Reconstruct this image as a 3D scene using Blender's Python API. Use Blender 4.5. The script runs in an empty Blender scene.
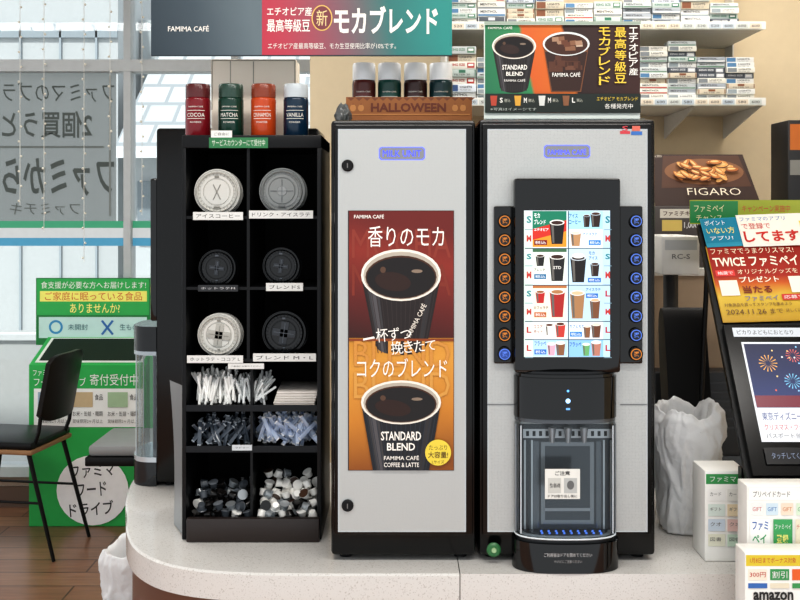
import bpy, bmesh, math, random
from mathutils import Vector, Matrix, noise
random.seed(4)
EYE=1.5
def X(px,d): return (px-400)*d/1000
def Z(py,d): return EYE-(py-210)*d/1000
CZ=EYE-.7455
sc=bpy.context.scene
sc.view_settings.view_transform='Standard'
try: sc.view_settings.look='Medium High Contrast'
except Exception: pass
COL=sc.collection

# ---------------- materials ----------------
def lin(h):
    h=h.lstrip('#')
    o=[]
    for i in (0,2,4):
        c=int(h[i:i+2],16)/255
        o.append(c/12.92 if c<=.04045 else ((c+.055)/1.055)**2.4)
    return (o[0],o[1],o[2],1)
MC={}
def m(h,r=.5,me=0,e=0,n=.06,b=0,s=30,coat=0,sp=.5):
    k=(h,r,me,e,n,b,s,coat,sp)
    if k in MC: return MC[k]
    mt=bpy.data.materials.new('surface_'+h.strip('#')); mt.use_nodes=True
    nt=mt.node_tree; p=nt.nodes['Principled BSDF']
    c=lin(h)
    p.inputs['Roughness'].default_value=r; p.inputs['Metallic'].default_value=me
    p.inputs['Coat Weight'].default_value=coat; p.inputs['Specular IOR Level'].default_value=sp
    tc=nt.nodes.new('ShaderNodeTexCoord'); no=nt.nodes.new('ShaderNodeTexNoise'); no.inputs['Scale'].default_value=s
    nt.links.new(tc.outputs['Object'],no.inputs['Vector'])
    mx=nt.nodes.new('ShaderNodeMix'); mx.data_type='RGBA'
    mx.inputs[6].default_value=tuple(x*(1-n) for x in c[:3])+(1,)
    mx.inputs[7].default_value=tuple(min(1,x*(1+n)) for x in c[:3])+(1,)
    nt.links.new(no.outputs['Fac'],mx.inputs[0])
    if e:
        p.inputs['Base Color'].default_value=tuple(x*.15 for x in c[:3])+(1,)
        nt.links.new(mx.outputs[2],p.inputs['Emission Color']); p.inputs['Emission Strength'].default_value=e
    else: nt.links.new(mx.outputs[2],p.inputs['Base Color'])
    if b:
        bp=nt.nodes.new('ShaderNodeBump'); bp.inputs['Strength'].default_value=b; bp.inputs['Distance'].default_value=.01
        nt.links.new(no.outputs['Fac'],bp.inputs['Height']); nt.links.new(bp.outputs['Normal'],p.inputs['Normal'])
    MC[k]=mt; return mt
def grad(stops,axis='x',e=0,r=.5,diag=0):
    mt=bpy.data.materials.new('printed_gradient'); mt.use_nodes=True
    nt=mt.node_tree; p=nt.nodes['Principled BSDF']; p.inputs['Roughness'].default_value=r
    uv=nt.nodes.new('ShaderNodeUVMap'); uv.uv_map='UVMap'
    sp=nt.nodes.new('ShaderNodeSeparateXYZ'); nt.links.new(uv.outputs[0],sp.inputs[0])
    no=nt.nodes.new('ShaderNodeTexNoise'); no.inputs['Scale'].default_value=5
    nt.links.new(uv.outputs[0],no.inputs['Vector'])
    a=nt.nodes.new('ShaderNodeMath'); a.operation='MULTIPLY_ADD'; a.inputs[1].default_value=diag
    nt.links.new(sp.outputs[1 if axis=='x' else 0],a.inputs[0]); nt.links.new(sp.outputs[0 if axis=='x' else 1],a.inputs[2])
    a2=nt.nodes.new('ShaderNodeMath'); a2.operation='MULTIPLY_ADD'; a2.inputs[1].default_value=.06
    nt.links.new(no.outputs['Fac'],a2.inputs[0]); nt.links.new(a.outputs[0],a2.inputs[2])
    cr=nt.nodes.new('ShaderNodeValToRGB')
    el=cr.color_ramp.elements
    while len(el)<len(stops): el.new(.5)
    for i,(t,h) in enumerate(stops):
        el[i].position=t; el[i].color=lin(h)
    nt.links.new(a2.outputs[0],cr.inputs[0])
    if e:
        nt.links.new(cr.outputs[0],p.inputs['Emission Color']); p.inputs['Emission Strength'].default_value=e
        p.inputs['Base Color'].default_value=(.02,.02,.02,1)
    else: nt.links.new(cr.outputs[0],p.inputs['Base Color'])
    return mt
def glass(tint='#ffffff',gl=.1,name='clear_acrylic',rough=.05,white=0,fr=.6,trl=.35,bump=0):
    mt=bpy.data.materials.new(name); mt.use_nodes=True; nt=mt.node_tree
    nt.nodes.clear()
    o=nt.nodes.new('ShaderNodeOutputMaterial'); t=nt.nodes.new('ShaderNodeBsdfTransparent'); g=nt.nodes.new('ShaderNodeBsdfGlossy')
    t.inputs[0].default_value=lin(tint); g.inputs['Roughness'].default_value=rough
    lw=nt.nodes.new('ShaderNodeLayerWeight'); lw.inputs[0].default_value=.3
    ad=nt.nodes.new('ShaderNodeMath'); ad.operation='MULTIPLY_ADD'; ad.inputs[1].default_value=fr; ad.inputs[2].default_value=gl
    nt.links.new(lw.outputs['Fresnel'],ad.inputs[0])
    mx=nt.nodes.new('ShaderNodeMixShader'); nt.links.new(ad.outputs[0],mx.inputs[0]); nt.links.new(t.outputs[0],mx.inputs[1]); nt.links.new(g.outputs[0],mx.inputs[2])
    last=mx
    if bump:
        tc=nt.nodes.new('ShaderNodeTexCoord'); v=nt.nodes.new('ShaderNodeTexVoronoi'); v.feature='DISTANCE_TO_EDGE'; v.inputs['Scale'].default_value=30
        no=nt.nodes.new('ShaderNodeTexNoise'); no.inputs['Scale'].default_value=22; nt.links.new(tc.outputs['Object'],no.inputs['Vector'])
        ax=nt.nodes.new('ShaderNodeVectorMath'); ax.operation='MULTIPLY_ADD'; ax.inputs[1].default_value=(.06,.06,.06)
        nt.links.new(no.outputs['Color'],ax.inputs[0]); nt.links.new(tc.outputs['Object'],ax.inputs[2]); nt.links.new(ax.outputs[0],v.inputs['Vector'])
        bp=nt.nodes.new('ShaderNodeBump'); bp.inputs['Strength'].default_value=bump; bp.inputs['Distance'].default_value=.012
        nt.links.new(v.outputs['Distance'],bp.inputs['Height']); nt.links.new(bp.outputs[0],g.inputs['Normal'])
    if white:
        df=nt.nodes.new('ShaderNodeBsdfDiffuse'); df.inputs[0].default_value=lin(tint)
        tr=nt.nodes.new('ShaderNodeBsdfTranslucent'); tr.inputs[0].default_value=lin(tint)
        if bump: nt.links.new(bp.outputs[0],df.inputs['Normal'])
        m3=nt.nodes.new('ShaderNodeMixShader'); m3.inputs[0].default_value=trl; nt.links.new(df.outputs[0],m3.inputs[1]); nt.links.new(tr.outputs[0],m3.inputs[2])
        m2=nt.nodes.new('ShaderNodeMixShader'); m2.inputs[0].default_value=white
        nt.links.new(mx.outputs[0],m2.inputs[1]); nt.links.new(m3.outputs[0],m2.inputs[2]); last=m2
    nt.links.new(last.outputs[0],o.inputs[0]); return mt
def special(name,kind):
    mt=bpy.data.materials.new(name); mt.use_nodes=True; nt=mt.node_tree; p=nt.nodes['Principled BSDF']
    tc=nt.nodes.new('ShaderNodeTexCoord')
    cr=nt.nodes.new('ShaderNodeValToRGB'); el=cr.color_ramp.elements
    if kind=='silver':
        v=nt.nodes.new('ShaderNodeTexVoronoi'); v.inputs['Scale'].default_value=330; v.inputs['Randomness'].default_value=.12
        nt.links.new(tc.outputs['Object'],v.inputs['Vector']); nt.links.new(v.outputs['Distance'],cr.inputs[0])
        el[0].position=.15; el[0].color=lin('#868a8a'); el[1].position=.5; el[1].color=lin('#bcbebc')
        p.inputs['Metallic'].default_value=.35; p.inputs['Roughness'].default_value=.38
        bp=nt.nodes.new('ShaderNodeBump'); bp.inputs['Strength'].default_value=.25; bp.inputs['Distance'].default_value=.0008
        nt.links.new(v.outputs['Distance'],bp.inputs['Height']); nt.links.new(bp.outputs[0],p.inputs['Normal'])
    if kind=='terrazzo':
        v=nt.nodes.new('ShaderNodeTexNoise'); v.inputs['Scale'].default_value=300; v.inputs['Detail'].default_value=2
        nt.links.new(tc.outputs['Object'],v.inputs['Vector']); nt.links.new(v.outputs['Fac'],cr.inputs[0])
        el[0].position=.30; el[0].color=lin('#bcb8b2'); el[1].position=.42; el[1].color=lin('#dad8d4')
        p.inputs['Roughness'].default_value=.1
    if kind=='floor':
        mp=nt.nodes.new('ShaderNodeMapping')
        nt.links.new(tc.outputs['Object'],mp.inputs['Vector'])
        br=nt.nodes.new('ShaderNodeTexBrick'); br.inputs['Scale'].default_value=1; br.inputs['Brick Width'].default_value=1.1; br.inputs['Row Height'].default_value=.15; br.inputs['Mortar Size'].default_value=.004
        br.inputs['Color1'].default_value=lin('#7d5844'); br.inputs['Color2'].default_value=lin('#8f6a52'); br.inputs['Mortar'].default_value=lin('#4a3328')
        nt.links.new(mp.outputs[0],br.inputs['Vector'])
        no=nt.nodes.new('ShaderNodeTexNoise'); no.inputs['Scale'].default_value=6
        mp2=nt.nodes.new('ShaderNodeMapping'); mp2.inputs['Scale'].default_value=(1,14,1)
        nt.links.new(tc.outputs['Object'],mp2.inputs[0]); nt.links.new(mp2.outputs[0],no.inputs['Vector'])
        mx=nt.nodes.new('ShaderNodeMix'); mx.data_type='RGBA'; mx.blend_type='OVERLAY'; mx.inputs[0].default_value=.45
        nt.links.new(br.outputs['Color'],mx.inputs[6]); nt.links.new(no.outputs['Fac'],mx.inputs[7])
        nt.links.new(mx.outputs[2],p.inputs['Base Color']); p.inputs['Roughness'].default_value=.3; return mt
    if kind=='roof':
        w=nt.nodes.new('ShaderNodeTexBrick'); w.inputs['Scale'].default_value=1; w.inputs['Brick Width'].default_value=.3; w.inputs['Row Height'].default_value=.22; w.inputs['Mortar Size'].default_value=.02
        w.inputs['Color1'].default_value=lin('#a9b0b2'); w.inputs['Color2'].default_value=lin('#b6bcbd'); w.inputs['Mortar'].default_value=lin('#8a9195')
        mp=nt.nodes.new('ShaderNodeMapping'); mp.inputs['Rotation'].default_value=(math.radians(90),0,0)
        nt.links.new(tc.outputs['Object'],mp.inputs[0]); nt.links.new(mp.outputs[0],w.inputs['Vector']); nt.links.new(w.outputs['Color'],p.inputs['Base Color']); return mt
    nt.links.new(cr.outputs[0],p.inputs['Base Color']); return mt
SILVER=special('dotted_silver_panel','silver'); TERR=special('speckled_stone','terrazzo'); FLOOR=special('wood_plank_floor','floor'); ROOF=special('roof_tiles','roof')
BLK=m('#070809',.22,sp=.4); BLKM=m('#111214',.55,sp=.3); GLB=m('#020304',.05,sp=.6); WHT=m('#e9e9e6',.5); WT=m('#f4f4f2',.6)
TRIM=m('#c9cccc',.2,.7)
ACR=glass('#f2f6f8',.06)
BAG=glass('#fbfcfd',.22,'thin_white_plastic',.25,white=.84,fr=.25,trl=.25,bump=.32)

# ---------------- text ----------------
TC={}
def tgeo(s,bold):
    k=(s,bold)
    if k in TC: return TC[k]
    cu=bpy.data.curves.new('t','FONT'); cu.body=s; cu.size=1; cu.offset=bold; cu.resolution_u=2
    ob=bpy.data.objects.new('t',cu); COL.objects.link(ob)
    dg=bpy.context.evaluated_depsgraph_get(); ev=ob.evaluated_get(dg); me=ev.to_mesh()
    vs=[(v.co.x,v.co.y) for v in me.vertices]; fs=[tuple(p.vertices) for p in me.polygons]
    ev.to_mesh_clear(); bpy.data.objects.remove(ob); bpy.data.curves.remove(cu)
    if vs:
        x0=min(v[0] for v in vs);x1=max(v[0] for v in vs);y0=min(v[1] for v in vs);y1=max(v[1] for v in vs)
        vs=[((a-x0)/max(1e-6,x1-x0),(b-y0)/max(1e-6,y1-y0)) for a,b in vs]
    TC[k]=(vs,fs); return TC[k]

# ---------------- mesh builder ----------------
class B:
    def __init__(s): s.v=[];s.f=[];s.fm=[];s.uv=[];s.mats=[]
    def mi(s,mt):
        if mt not in s.mats: s.mats.append(mt)
        return s.mats.index(mt)
    def add(s,vs,fs,mt,uvs=None):
        o=len(s.v); s.v+= [Vector(v) for v in vs]; i=s.mi(mt)
        for k,f in enumerate(fs):
            s.f.append(tuple(a+o for a in f)); s.fm.append(i); s.uv.append(uvs[k] if uvs else None)
        return s
    def merge(s,q,mt):
        o=len(s.v); s.v+=q.v; i=s.mi(mt)
        s.f+=[tuple(a+o for a in f) for f in q.f]; s.fm+=[i]*len(q.f); s.uv+=q.uv; return s
    def box(s,x0,x1,y0,y1,z0,z1,mt,bev=0,seg=2):
        if x0>x1:x0,x1=x1,x0
        if y0>y1:y0,y1=y1,y0
        if z0>z1:z0,z1=z1,z0
        if not bev:
            vs=[(x0,y0,z0),(x1,y0,z0),(x1,y1,z0),(x0,y1,z0),(x0,y0,z1),(x1,y0,z1),(x1,y1,z1),(x0,y1,z1)]
            return s.add(vs,[(3,2,1,0),(4,5,6,7),(0,1,5,4),(1,2,6,5),(2,3,7,6),(3,0,4,7)],mt)
        bm=bmesh.new(); bmesh.ops.create_cube(bm,size=1)
        for v in bm.verts: v.co=Vector(((x0+x1)/2+v.co.x*(x1-x0),(y0+y1)/2+v.co.y*(y1-y0),(z0+z1)/2+v.co.z*(z1-z0)))
        bmesh.ops.bevel(bm,geom=list(bm.edges),offset=bev,segments=seg,affect='EDGES',profile=.5)
        bm.verts.index_update()
        s.add([v.co.copy() for v in bm.verts],[tuple(v.index for v in f.verts) for f in bm.faces],mt); bm.free(); return s
    def pbox(s,a,b,c,e,d,dep,mt,bev=0):
        return s.box(X(a,d),X(c,d),d,d+dep,Z(e,d),Z(b,d),mt,bev)
    def lathe(s,c,axis,prof,mt,seg=28):
        c=Vector(c);ax=Vector(axis).normalized()
        u=ax.orthogonal().normalized(); w=ax.cross(u)
        vs=[];fs=[];n=len(prof)
        for r,h in prof:
            for k in range(seg):
                t=2*math.pi*k/seg; vs.append(c+ax*h+(u*math.cos(t)+w*math.sin(t))*r)
        for i in range(n-1):
            for k in range(seg):
                k2=(k+1)%seg; fs.append((i*seg+k,i*seg+k2,(i+1)*seg+k2,(i+1)*seg+k))
        if prof[0][0]>1e-5: fs.append(tuple(range(seg))[::-1])
        if prof[-1][0]>1e-5: fs.append(tuple((n-1)*seg+k for k in range(seg)))
        return s.add(vs,fs,mt)
    def cyl(s,p0,p1,r0,r1,mt,seg=16):
        a=Vector(p1)-Vector(p0); return s.lathe(p0,a,[(r0,0),(r1,a.length)],mt,seg)
    def tube(s,pts,r,mt,seg=8):
        for a,b in zip(pts[:-1],pts[1:]): s.cyl(a,b,r,r,mt,seg)
        for p in pts[1:-1]: s.ball(p,r,mt,8,6)
        return s
    def ball(s,c,r,mt,seg=16,rings=10,sx=1,sy=1,sz=1):
        vs=[];fs=[]
        for i in range(rings+1):
            a=math.pi*i/rings
            for k in range(seg):
                t=2*math.pi*k/seg; vs.append((c[0]+r*sx*math.sin(a)*math.cos(t),c[1]+r*sy*math.sin(a)*math.sin(t),c[2]+r*sz*math.cos(a)))
        for i in range(rings):
            for k in range(seg):
                k2=(k+1)%seg; fs.append((i*seg+k,(i+1)*seg+k,(i+1)*seg+k2,i*seg+k2))
        return s.add(vs,fs,mt)
    def prism(s,pts,z0,z1,mt,caps=True):
        n=len(pts); vs=[(x,y,z0) for x,y in pts]+[(x,y,z1) for x,y in pts]
        fs=[(i,(i+1)%n,n+(i+1)%n,n+i) for i in range(n if caps else n-1)]
        if caps: fs+= [tuple(range(n))[::-1],tuple(range(n,2*n))]
        return s.add(vs,fs,mt)
    def yz(s,pts,x0,x1,mt):
        n=len(pts); vs=[(x0,y,z) for y,z in pts]+[(x1,y,z) for y,z in pts]
        return s.add(vs,[(i,(i+1)%n,n+(i+1)%n,n+i) for i in range(n)]+[tuple(range(n))[::-1],tuple(range(n,2*n))],mt)
    def tf(s,M): s.v=[M@v for v in s.v]; return s
class CV:
    def __init__(s,b,d=None,o=None,U=None,V=None,N=None,st=.00015):
        s.b=b;s.l=1;s.st=st
        if d is not None:
            s.o=Vector((X(0,d),d,Z(0,d)));s.U=Vector((d/1000,0,0));s.V=Vector((0,0,-d/1000));s.N=Vector((0,-1,0))
        else: s.o=Vector(o);s.U=Vector(U);s.V=Vector(V);s.N=Vector(N)
    def pt(s,x,y): return s.o+s.U*x+s.V*y+s.N*(s.l*s.st)
    def poly(s,pts,mt):
        s.b.add([s.pt(*p) for p in pts],[tuple(range(len(pts)))],mt); s.l+=1; return s
    def rect(s,a,b,c,e,mt):
        s.b.add([s.pt(a,e),s.pt(c,e),s.pt(c,b),s.pt(a,b)],[(0,1,2,3)],mt,[[(0,0),(1,0),(1,1),(0,1)]]); s.l+=1; return s
    def ell(s,cx,cy,rx,ry,mt,n=28,rot=0):
        co,si=math.cos(rot),math.sin(rot)
        return s.poly([(cx+rx*math.cos(t*2*math.pi/n)*co+ry*math.sin(t*2*math.pi/n)*si,cy-ry*math.sin(t*2*math.pi/n)*co+rx*math.cos(t*2*math.pi/n)*si) for t in range(n)],mt)
    def text(s,t,x0,y0,x1,y1,mt,bold=.012,rot=0):
        vs,fs=tgeo(t,bold)
        cx,cy=(x0+x1)/2,(y0+y1)/2; co,si=math.cos(rot),math.sin(rot)
        q=[]
        for a,b in vs:
            dx=x0+(x1-x0)*a-cx; dy=y1-(y1-y0)*b-cy
            q.append(s.pt(cx+dx*co-dy*si,cy+dx*si+dy*co))
        if q: s.b.add(q,fs,mt)
        s.l+=1; return s
    def vtext(s,t,cx,y0,w,y1,mt,bold=.012):
        n=len(t);h=(y1-y0)/n
        for i,ch in enumerate(t):
            if ch=='ー': s.rect(cx-w*.09,y0+i*h+h*.1,cx+w*.09,y0+i*h+h*.9,mt)
            else: s.text(ch,cx-w/2,y0+i*h+h*.06,cx+w/2,y0+(i+1)*h-h*.06,mt,bold)
        return s
    def cup(s,cx,cy,rx,ry,bx,by,body,rim,cof,rib=None,clip=None):
        n=14
        def outline(f0,f1,bm):
            eb=ry*.4
            if clip is None:
                base=[(cx+bx*(f0+(f1-f0)*i/n),by-eb+eb*math.sqrt(max(0,1-(f0+(f1-f0)*i/n)**2))) for i in range(0,n+1)]
            else: base=[(cx+bx*f0,clip),(cx+bx*f1,clip)]
            top=[(cx+rx*.985*f1,cy+ry*.12+(ry*.8*math.sqrt(max(0,1-f1*f1)) if abs(f1)<1 else 0)),(cx+rx*.985*f0,cy+ry*.12+(ry*.8*math.sqrt(max(0,1-f0*f0)) if abs(f0)<1 else 0))]
            s.poly(base+top if clip else base+top,bm)
        outline(-1,1,body)
        for f0,f1,h in ((-.85,-.55,'#3c3a3c'),(-.78,-.64,'#545154'),(.62,.8,'#2f2c2e')): outline(f0,f1,m(h,.4)); s.l-=.5
        if clip is None: by_=by-2
        else: by_=clip
        if rib:
            for i in range(1,16):
                t=-1+2*i/16
                s.poly([(cx+rx*t-.35,cy+ry*.7*math.sqrt(1-t*t)+2),(cx+rx*t+.35,cy+ry*.7*math.sqrt(1-t*t)+2),(cx+bx*t+.35,by_),(cx+bx*t-.35,by_)],rib); s.l-=1
            s.l+=1
        s.ell(cx,cy,rx,ry,rim); s.ell(cx,cy+ry*.02,rx*.94,ry*.92,m('#b9b0a2')); s.ell(cx,cy+ry*.08,rx*.89,ry*.83,m('#4a2a18')); s.ell(cx,cy+ry*.1,rx*.86,ry*.78,cof)
        s.ell(cx-rx*.2,cy+ry*.25,rx*.45,ry*.36,m('#2d1710'),28,.15); s.ell(cx+rx*.4,cy-ry*.15,rx*.14,ry*.07,m('#8a7868')); s.ell(cx-rx*.45,cy-ry*.2,rx*.07,ry*.12,m('#5a4030')); return s

W={}
def setp(o,label,cat,group,kind):
    if label:o['label']=label
    if cat:o['category']=cat
    if group:o['group']=group
    if kind:o['kind']=kind
def emit(b,name,parent=None,label=None,cat=None,group=None,kind=None,origin=None,sharp=35):
    xs=[v.x for v in b.v];ys=[v.y for v in b.v];zs=[v.z for v in b.v]
    o=Vector(origin) if origin is not None else Vector(((min(xs)+max(xs))/2,(min(ys)+max(ys))/2,min(zs)))
    me=bpy.data.meshes.new(name); me.from_pydata([v-o for v in b.v],[],b.f)
    for mt in b.mats: me.materials.append(mt)
    me.polygons.foreach_set('material_index',b.fm)
    if any(u for u in b.uv):
        ul=me.uv_layers.new(name='UVMap')
        for p,u in zip(me.polygons,b.uv):
            if u:
                for li,c in zip(p.loop_indices,u): ul.data[li].uv=c
    me.polygons.foreach_set('use_smooth',[True]*len(me.polygons))
    me.set_sharp_from_angle(angle=math.radians(sharp)); me.update()
    ob=bpy.data.objects.new(name,me); COL.objects.link(ob); W[ob.name]=o
    if parent: ob.parent=parent; ob.location=o-W[parent.name]
    else: ob.location=o
    setp(ob,label,cat,group,kind); return ob
def root(name,o,label,cat,group=None):
    e=bpy.data.objects.new(name,None); e.empty_display_size=.05; COL.objects.link(e); e.location=o; W[e.name]=Vector(o)
    setp(e,label,cat,group,None); return e
def copy(ob,loc,rot=None,label=None,scale=None):
    n=ob.copy(); COL.objects.link(n); n.location=loc; W[n.name]=Vector(loc)
    if rot: n.rotation_euler=rot
    if scale: n.scale=scale
    if label: n['label']=label
    for c in list(ob.children):
        k=c.copy(); k.parent=n; COL.objects.link(k)
    return n

# ================= ROOM =================
WY=5.08
b=B(); b.box(-4.5,3,.2,WY,-.05,0,FLOOR); emit(b,'floor',kind='structure')
b=B(); b.box(-4.5,3,.2,WY+.1,2.8,2.85,m('#d9d8d2',.8)); emit(b,'ceiling',kind='structure')
WALLB=m('#d4c4a6',.8,n=.04)
RX=-.36
b=B(); b.box(RX,3,4.0,4.1,0,2.8,WALLB); emit(b,'wall_back',kind='structure')
b=B(); b.box(3,3.1,.2,4.1,0,2.8,WALLB); emit(b,'shade_wall_right',kind='structure')  # unseen wall added to shade the scene from the right
b=B(); b.box(RX,RX+.1,4.1,WY+.1,0,2.8,WALLB); emit(b,'wall_side',kind='structure')
zs=Z(476,WY)
b=B(); b.box(-4.5,RX,WY,WY+.1,0.1,zs,m('#8a7566',.7)); emit(b,'wall_window',kind='structure')
b=B(); b.box(-4.5,RX,WY-.03,WY-.001,0,.1,m('#5b463b',.6)); emit(b,'baseboard_window',kind='structure')
b=B()
FR=m('#b9bec0',.5)
b.box(-4.5,RX,WY-.02,WY+.1,zs,zs+.05,FR)
zt=Z(66,WY)
b.box(-4.5,RX,WY-.025,WY+.085,zt-.03,zt+.03,FR)
for x in (-3.4,X(-60,WY),X(128,WY),X(235,WY),X(322,WY)):
    w=.018
    b.box(x-w,x+w,WY-.02,WY+.08,zs+.05,zt-.03,FR); b.box(x-w,x+w,WY-.02,WY+.08,zt+.03,2.8,FR)
fr=emit(b,'window_1',kind='structure')
b=B(); b.box(-4.5,RX,WY+.03,WY+.036,zs+.05,2.78,glass('#fafcfd',.015,'window_glass',.02,fr=.25)); emit(b,'glass',parent=fr)
b=B(); 
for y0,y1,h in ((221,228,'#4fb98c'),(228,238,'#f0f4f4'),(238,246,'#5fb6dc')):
    b.box(-4.5,RX,WY+.022,WY+.029,Z(y1,WY),Z(y0,WY),m(h,.5,e=.5))  # faint emission put in for daylight passing through the film
emit(b,'window_stripe',parent=fr,label='green, white and blue stripe film with daylight glow put in its colour')
b=B(); b.box(-14,6,WY+.2,30,-.15,-.1,m('#b9bcba',.9)); emit(b,'ground',kind='structure')
b=B(); D=10
b.box(X(-400,D),X(118,D),D,D+3,-.1,Z(-60,D),m('#b4b9ba',.8))
b.box(X(-400,D),X(118,D),D-.03,D,Z(38,D),Z(24,D),m('#8f9aa0'))
for x in (-40,20,60,96): b.box(X(x,D),X(x+2,D),D-.03,D,-.1,Z(30,D),m('#9aa5ab'))
b.box(X(-400,D),X(118,D),D-.05,D,-.1,Z(330,D),m('#a9adad'))
emit(b,'building',label='pale grey building across the street',cat='building')
b=B(); D=9
b.box(X(120,D),X(400,D),D+.3,D+3,-.1,Z(150,D),m('#bcc2c4',.8))
b.add([(X(112,D),D,Z(152,D)),(X(400,D),D,Z(152,D)),(X(400,D),D+1.8,Z(52,D+1.8)),(X(112,D)-.02,D+1.8,Z(52,D+1.8))],[(0,1,2,3)],ROOF)
b.box(X(112,D)-.2,X(400,D),D+1.8,D+1.9,-.1,Z(20,D+1.8),m('#b9c0c2'))
b.box(X(112,D),X(400,D),D-.05,D,Z(158,D),Z(152,D),m('#dde3e6'))
b.box(X(130,D),X(148,D),D+.25,D+.3,Z(240,D),Z(180,D),m('#7f8a90',.3))
emit(b,'house',label='grey house with tiled roof seen through the window',cat='building')
b=B(); D=7
b.box(X(-250,D),X(150,D),D,D+.1,-.1,Z(340,D),m('#aaadac',.8)); b.box(X(-250,D),X(150,D),D-.02,D+.12,Z(340,D),Z(334,D),m('#c4c8c8'))
emit(b,'low_wall',label='low concrete wall outside the window',cat='wall')
b=B(); D=WY+.038
b.pbox(-60,70,116,221,D,.004,m('#c2c8c6',.8,e=.38))  # emission stands in for daylight behind the banner
emit(b,'banner',label='grey promotional banner on the glass with backlit glow put in its colour, lettering reversed',cat='banner')
b=B(); c=CV(b,WY+.029); G=m('#4d5654',.6,n=.02)
c.text('ファミマのブラック',114,82,-30,102,G,.0); c.text('2個買うと',92,111,2,138,G,.015)
c.rect(-30,146,104,148,m('#6a7270')); c.text('ファミから1',114,158,-8,196,G,.02); c.text('ファミチキ',80,203,10,215,m('#5f6765'),.0)
c.rect(109,76,111,216,m('#7a817f'))
emit(b,'lettering',parent=fr,label='grey reversed lettering film')
def string_light(px,d,y1):
    b=B(); x=X(px,d); b.cyl((x,d,Z(y1,d)),(x,d,2.8),.0015,.0015,m('#e4e4de'),6)
    z=Z(y1,d)+.02; k=0
    while z<2.78:
        b.ball((x+(.006 if k%2 else -.006),d,z),.006,m('#f2eee0',.3),8,6); z+=.075;k+=1
    emit(b,'string_light',label='thin string of small warm bulbs hanging at the window',cat='string light',group='string lights along the window')
for px,y1 in ((20,205),(44,232),(84,262),(110,150),(142,215)): string_light(px,WY-.05,y1)

# ================= COUNTER =================
FE=2.047
cur=[(-.742,2.95),(-.738,2.75),(-.70,2.55),(-.667,2.444),(-.638,2.33),(-.592,2.219),(-.535,2.142),(-.471,2.094),(-.392,2.065),(-.287,2.051),(-.133,FE)]
def catmull(P,n=4):
    o=[]
    for i in range(len(P)-1):
        p0=Vector(P[max(0,i-1)]);p1=Vector(P[i]);p2=Vector(P[i+1]);p3=Vector(P[min(len(P)-1,i+2)])
        for k in range(n):
            t=k/n; o.append(tuple(.5*((2*p1)+(-p0+p2)*t+(2*p0-5*p1+4*p2-p3)*t*t+(-p0+3*p1-3*p2+p3)*t**3)))
    o.append(tuple(P[-1])); return o
cl=catmull(cur); xs=X(460,FE); TH=.058
b=B()
def bevslab(b,pts):
    P1=[(x+(.004 if x<xs and i<len(cl) else 0)*.7,y+(.004 if y<2.9 else 0)) for i,(x,y) in enumerate(pts)]
    b.prism(pts,CZ-TH,CZ-.004,TERR); n=len(pts)
    vs=[(x,y,CZ-.004) for x,y in pts]+[(x,y,CZ) for x,y in P1]
    b.add(vs,[(i,(i+1)%n,n+(i+1)%n,n+i) for i in range(n)]+[tuple(range(n,2*n))],TERR)
bevslab(b,cl+[(xs-.001,FE),(xs-.001,2.95)])
b.prism([(xs+.001,FE+.002),(1.35,FE+.002),(1.35,2.95),(xs+.001,2.95)],CZ-TH,CZ-.0002,TERR)
emit(b,'countertop',label='pale stone countertop with thick edge and rounded end',cat='countertop')
b=B(); ins=[(x+.014,y+.014) for x,y in cl]
b.prism(ins+[(1.34,FE+.014),(1.34,2.94),(-.72,2.94)],.08,CZ-TH-.001,m('#6d4a3a',.35))
b.prism([(x+.04,y+.04) for x,y in cl]+[(1.3,FE+.05),(1.3,2.9),(-.69,2.9)],0,.08,m('#2b2624',.6))
emit(b,'counter_cabinet',label='brown laminate counter base under the stone top',cat='cabinet')

# ================= MILK CABINET =================
D=2.12
TOPZ=Z(120,D)
x0,x1=X(331,D),X(475.5,D); zb=CZ+.0005
R=root('milk_cabinet',((x0+x1)/2,2.35,zb),'tall black refrigerated milk unit with silver front door','cabinet')
b=B(); b.box(x0,x1,D,D+.46,zb+.012,TOPZ,BLK,.008)
for fx in (x0+.03,x1-.03):
    for fy in (D+.04,D+.42): b.cyl((fx,fy,zb),(fx,fy,zb+.014),.014,.014,BLKM)
emit(b,'body',R)
def trimframe(c,x0,y0,x1,y1,t=.9):
    c.rect(x0,y0,x1,y0+t,TRIM); c.l-=1; c.rect(x0,y1-t,x1,y1,TRIM); c.l-=1; c.rect(x0,y0+t,x0+t,y1-t,TRIM); c.l-=1; c.rect(x1-t,y0+t,x1,y1-t,TRIM)
b=B(); b.pbox(334,124,473,536,D-.014,.0135,BLK,.005); b.pbox(338,129,466,532,D-.016,.003,SILVER)
c=CV(b,D-.016)
trimframe(c,338,129,466,532)
def badge(xa,ya,xb,yb_,t):
    BB=m('#5a66ff',.4,e=1.6,n=.01)
    c.poly([(xa+2,ya),(xb-2,ya),(xb,ya+2),(xb,yb_-2),(xb-2,yb_),(xa+2,yb_),(xa,yb_-2),(xa,ya+2)],BB)
    xa+=.8;xb-=.8;ya+=.8;yb_-=.8
    c.poly([(xa+2,ya),(xb-2,ya),(xb,ya+2),(xb,yb_-2),(xb-2,yb_),(xa+2,yb_),(xa,yb_-2),(xa,ya+2)],m('#85888e',.5)); c.text(t,xa+3,ya+2.4,xb-3,yb_-2.4,m('#3f4cff',.4,e=1.7,n=.01),.0)
badge(379,147,425,160,'MILK UNIT')
dr=emit(b,'door',R,label='silver dotted door with black frame')
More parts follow.
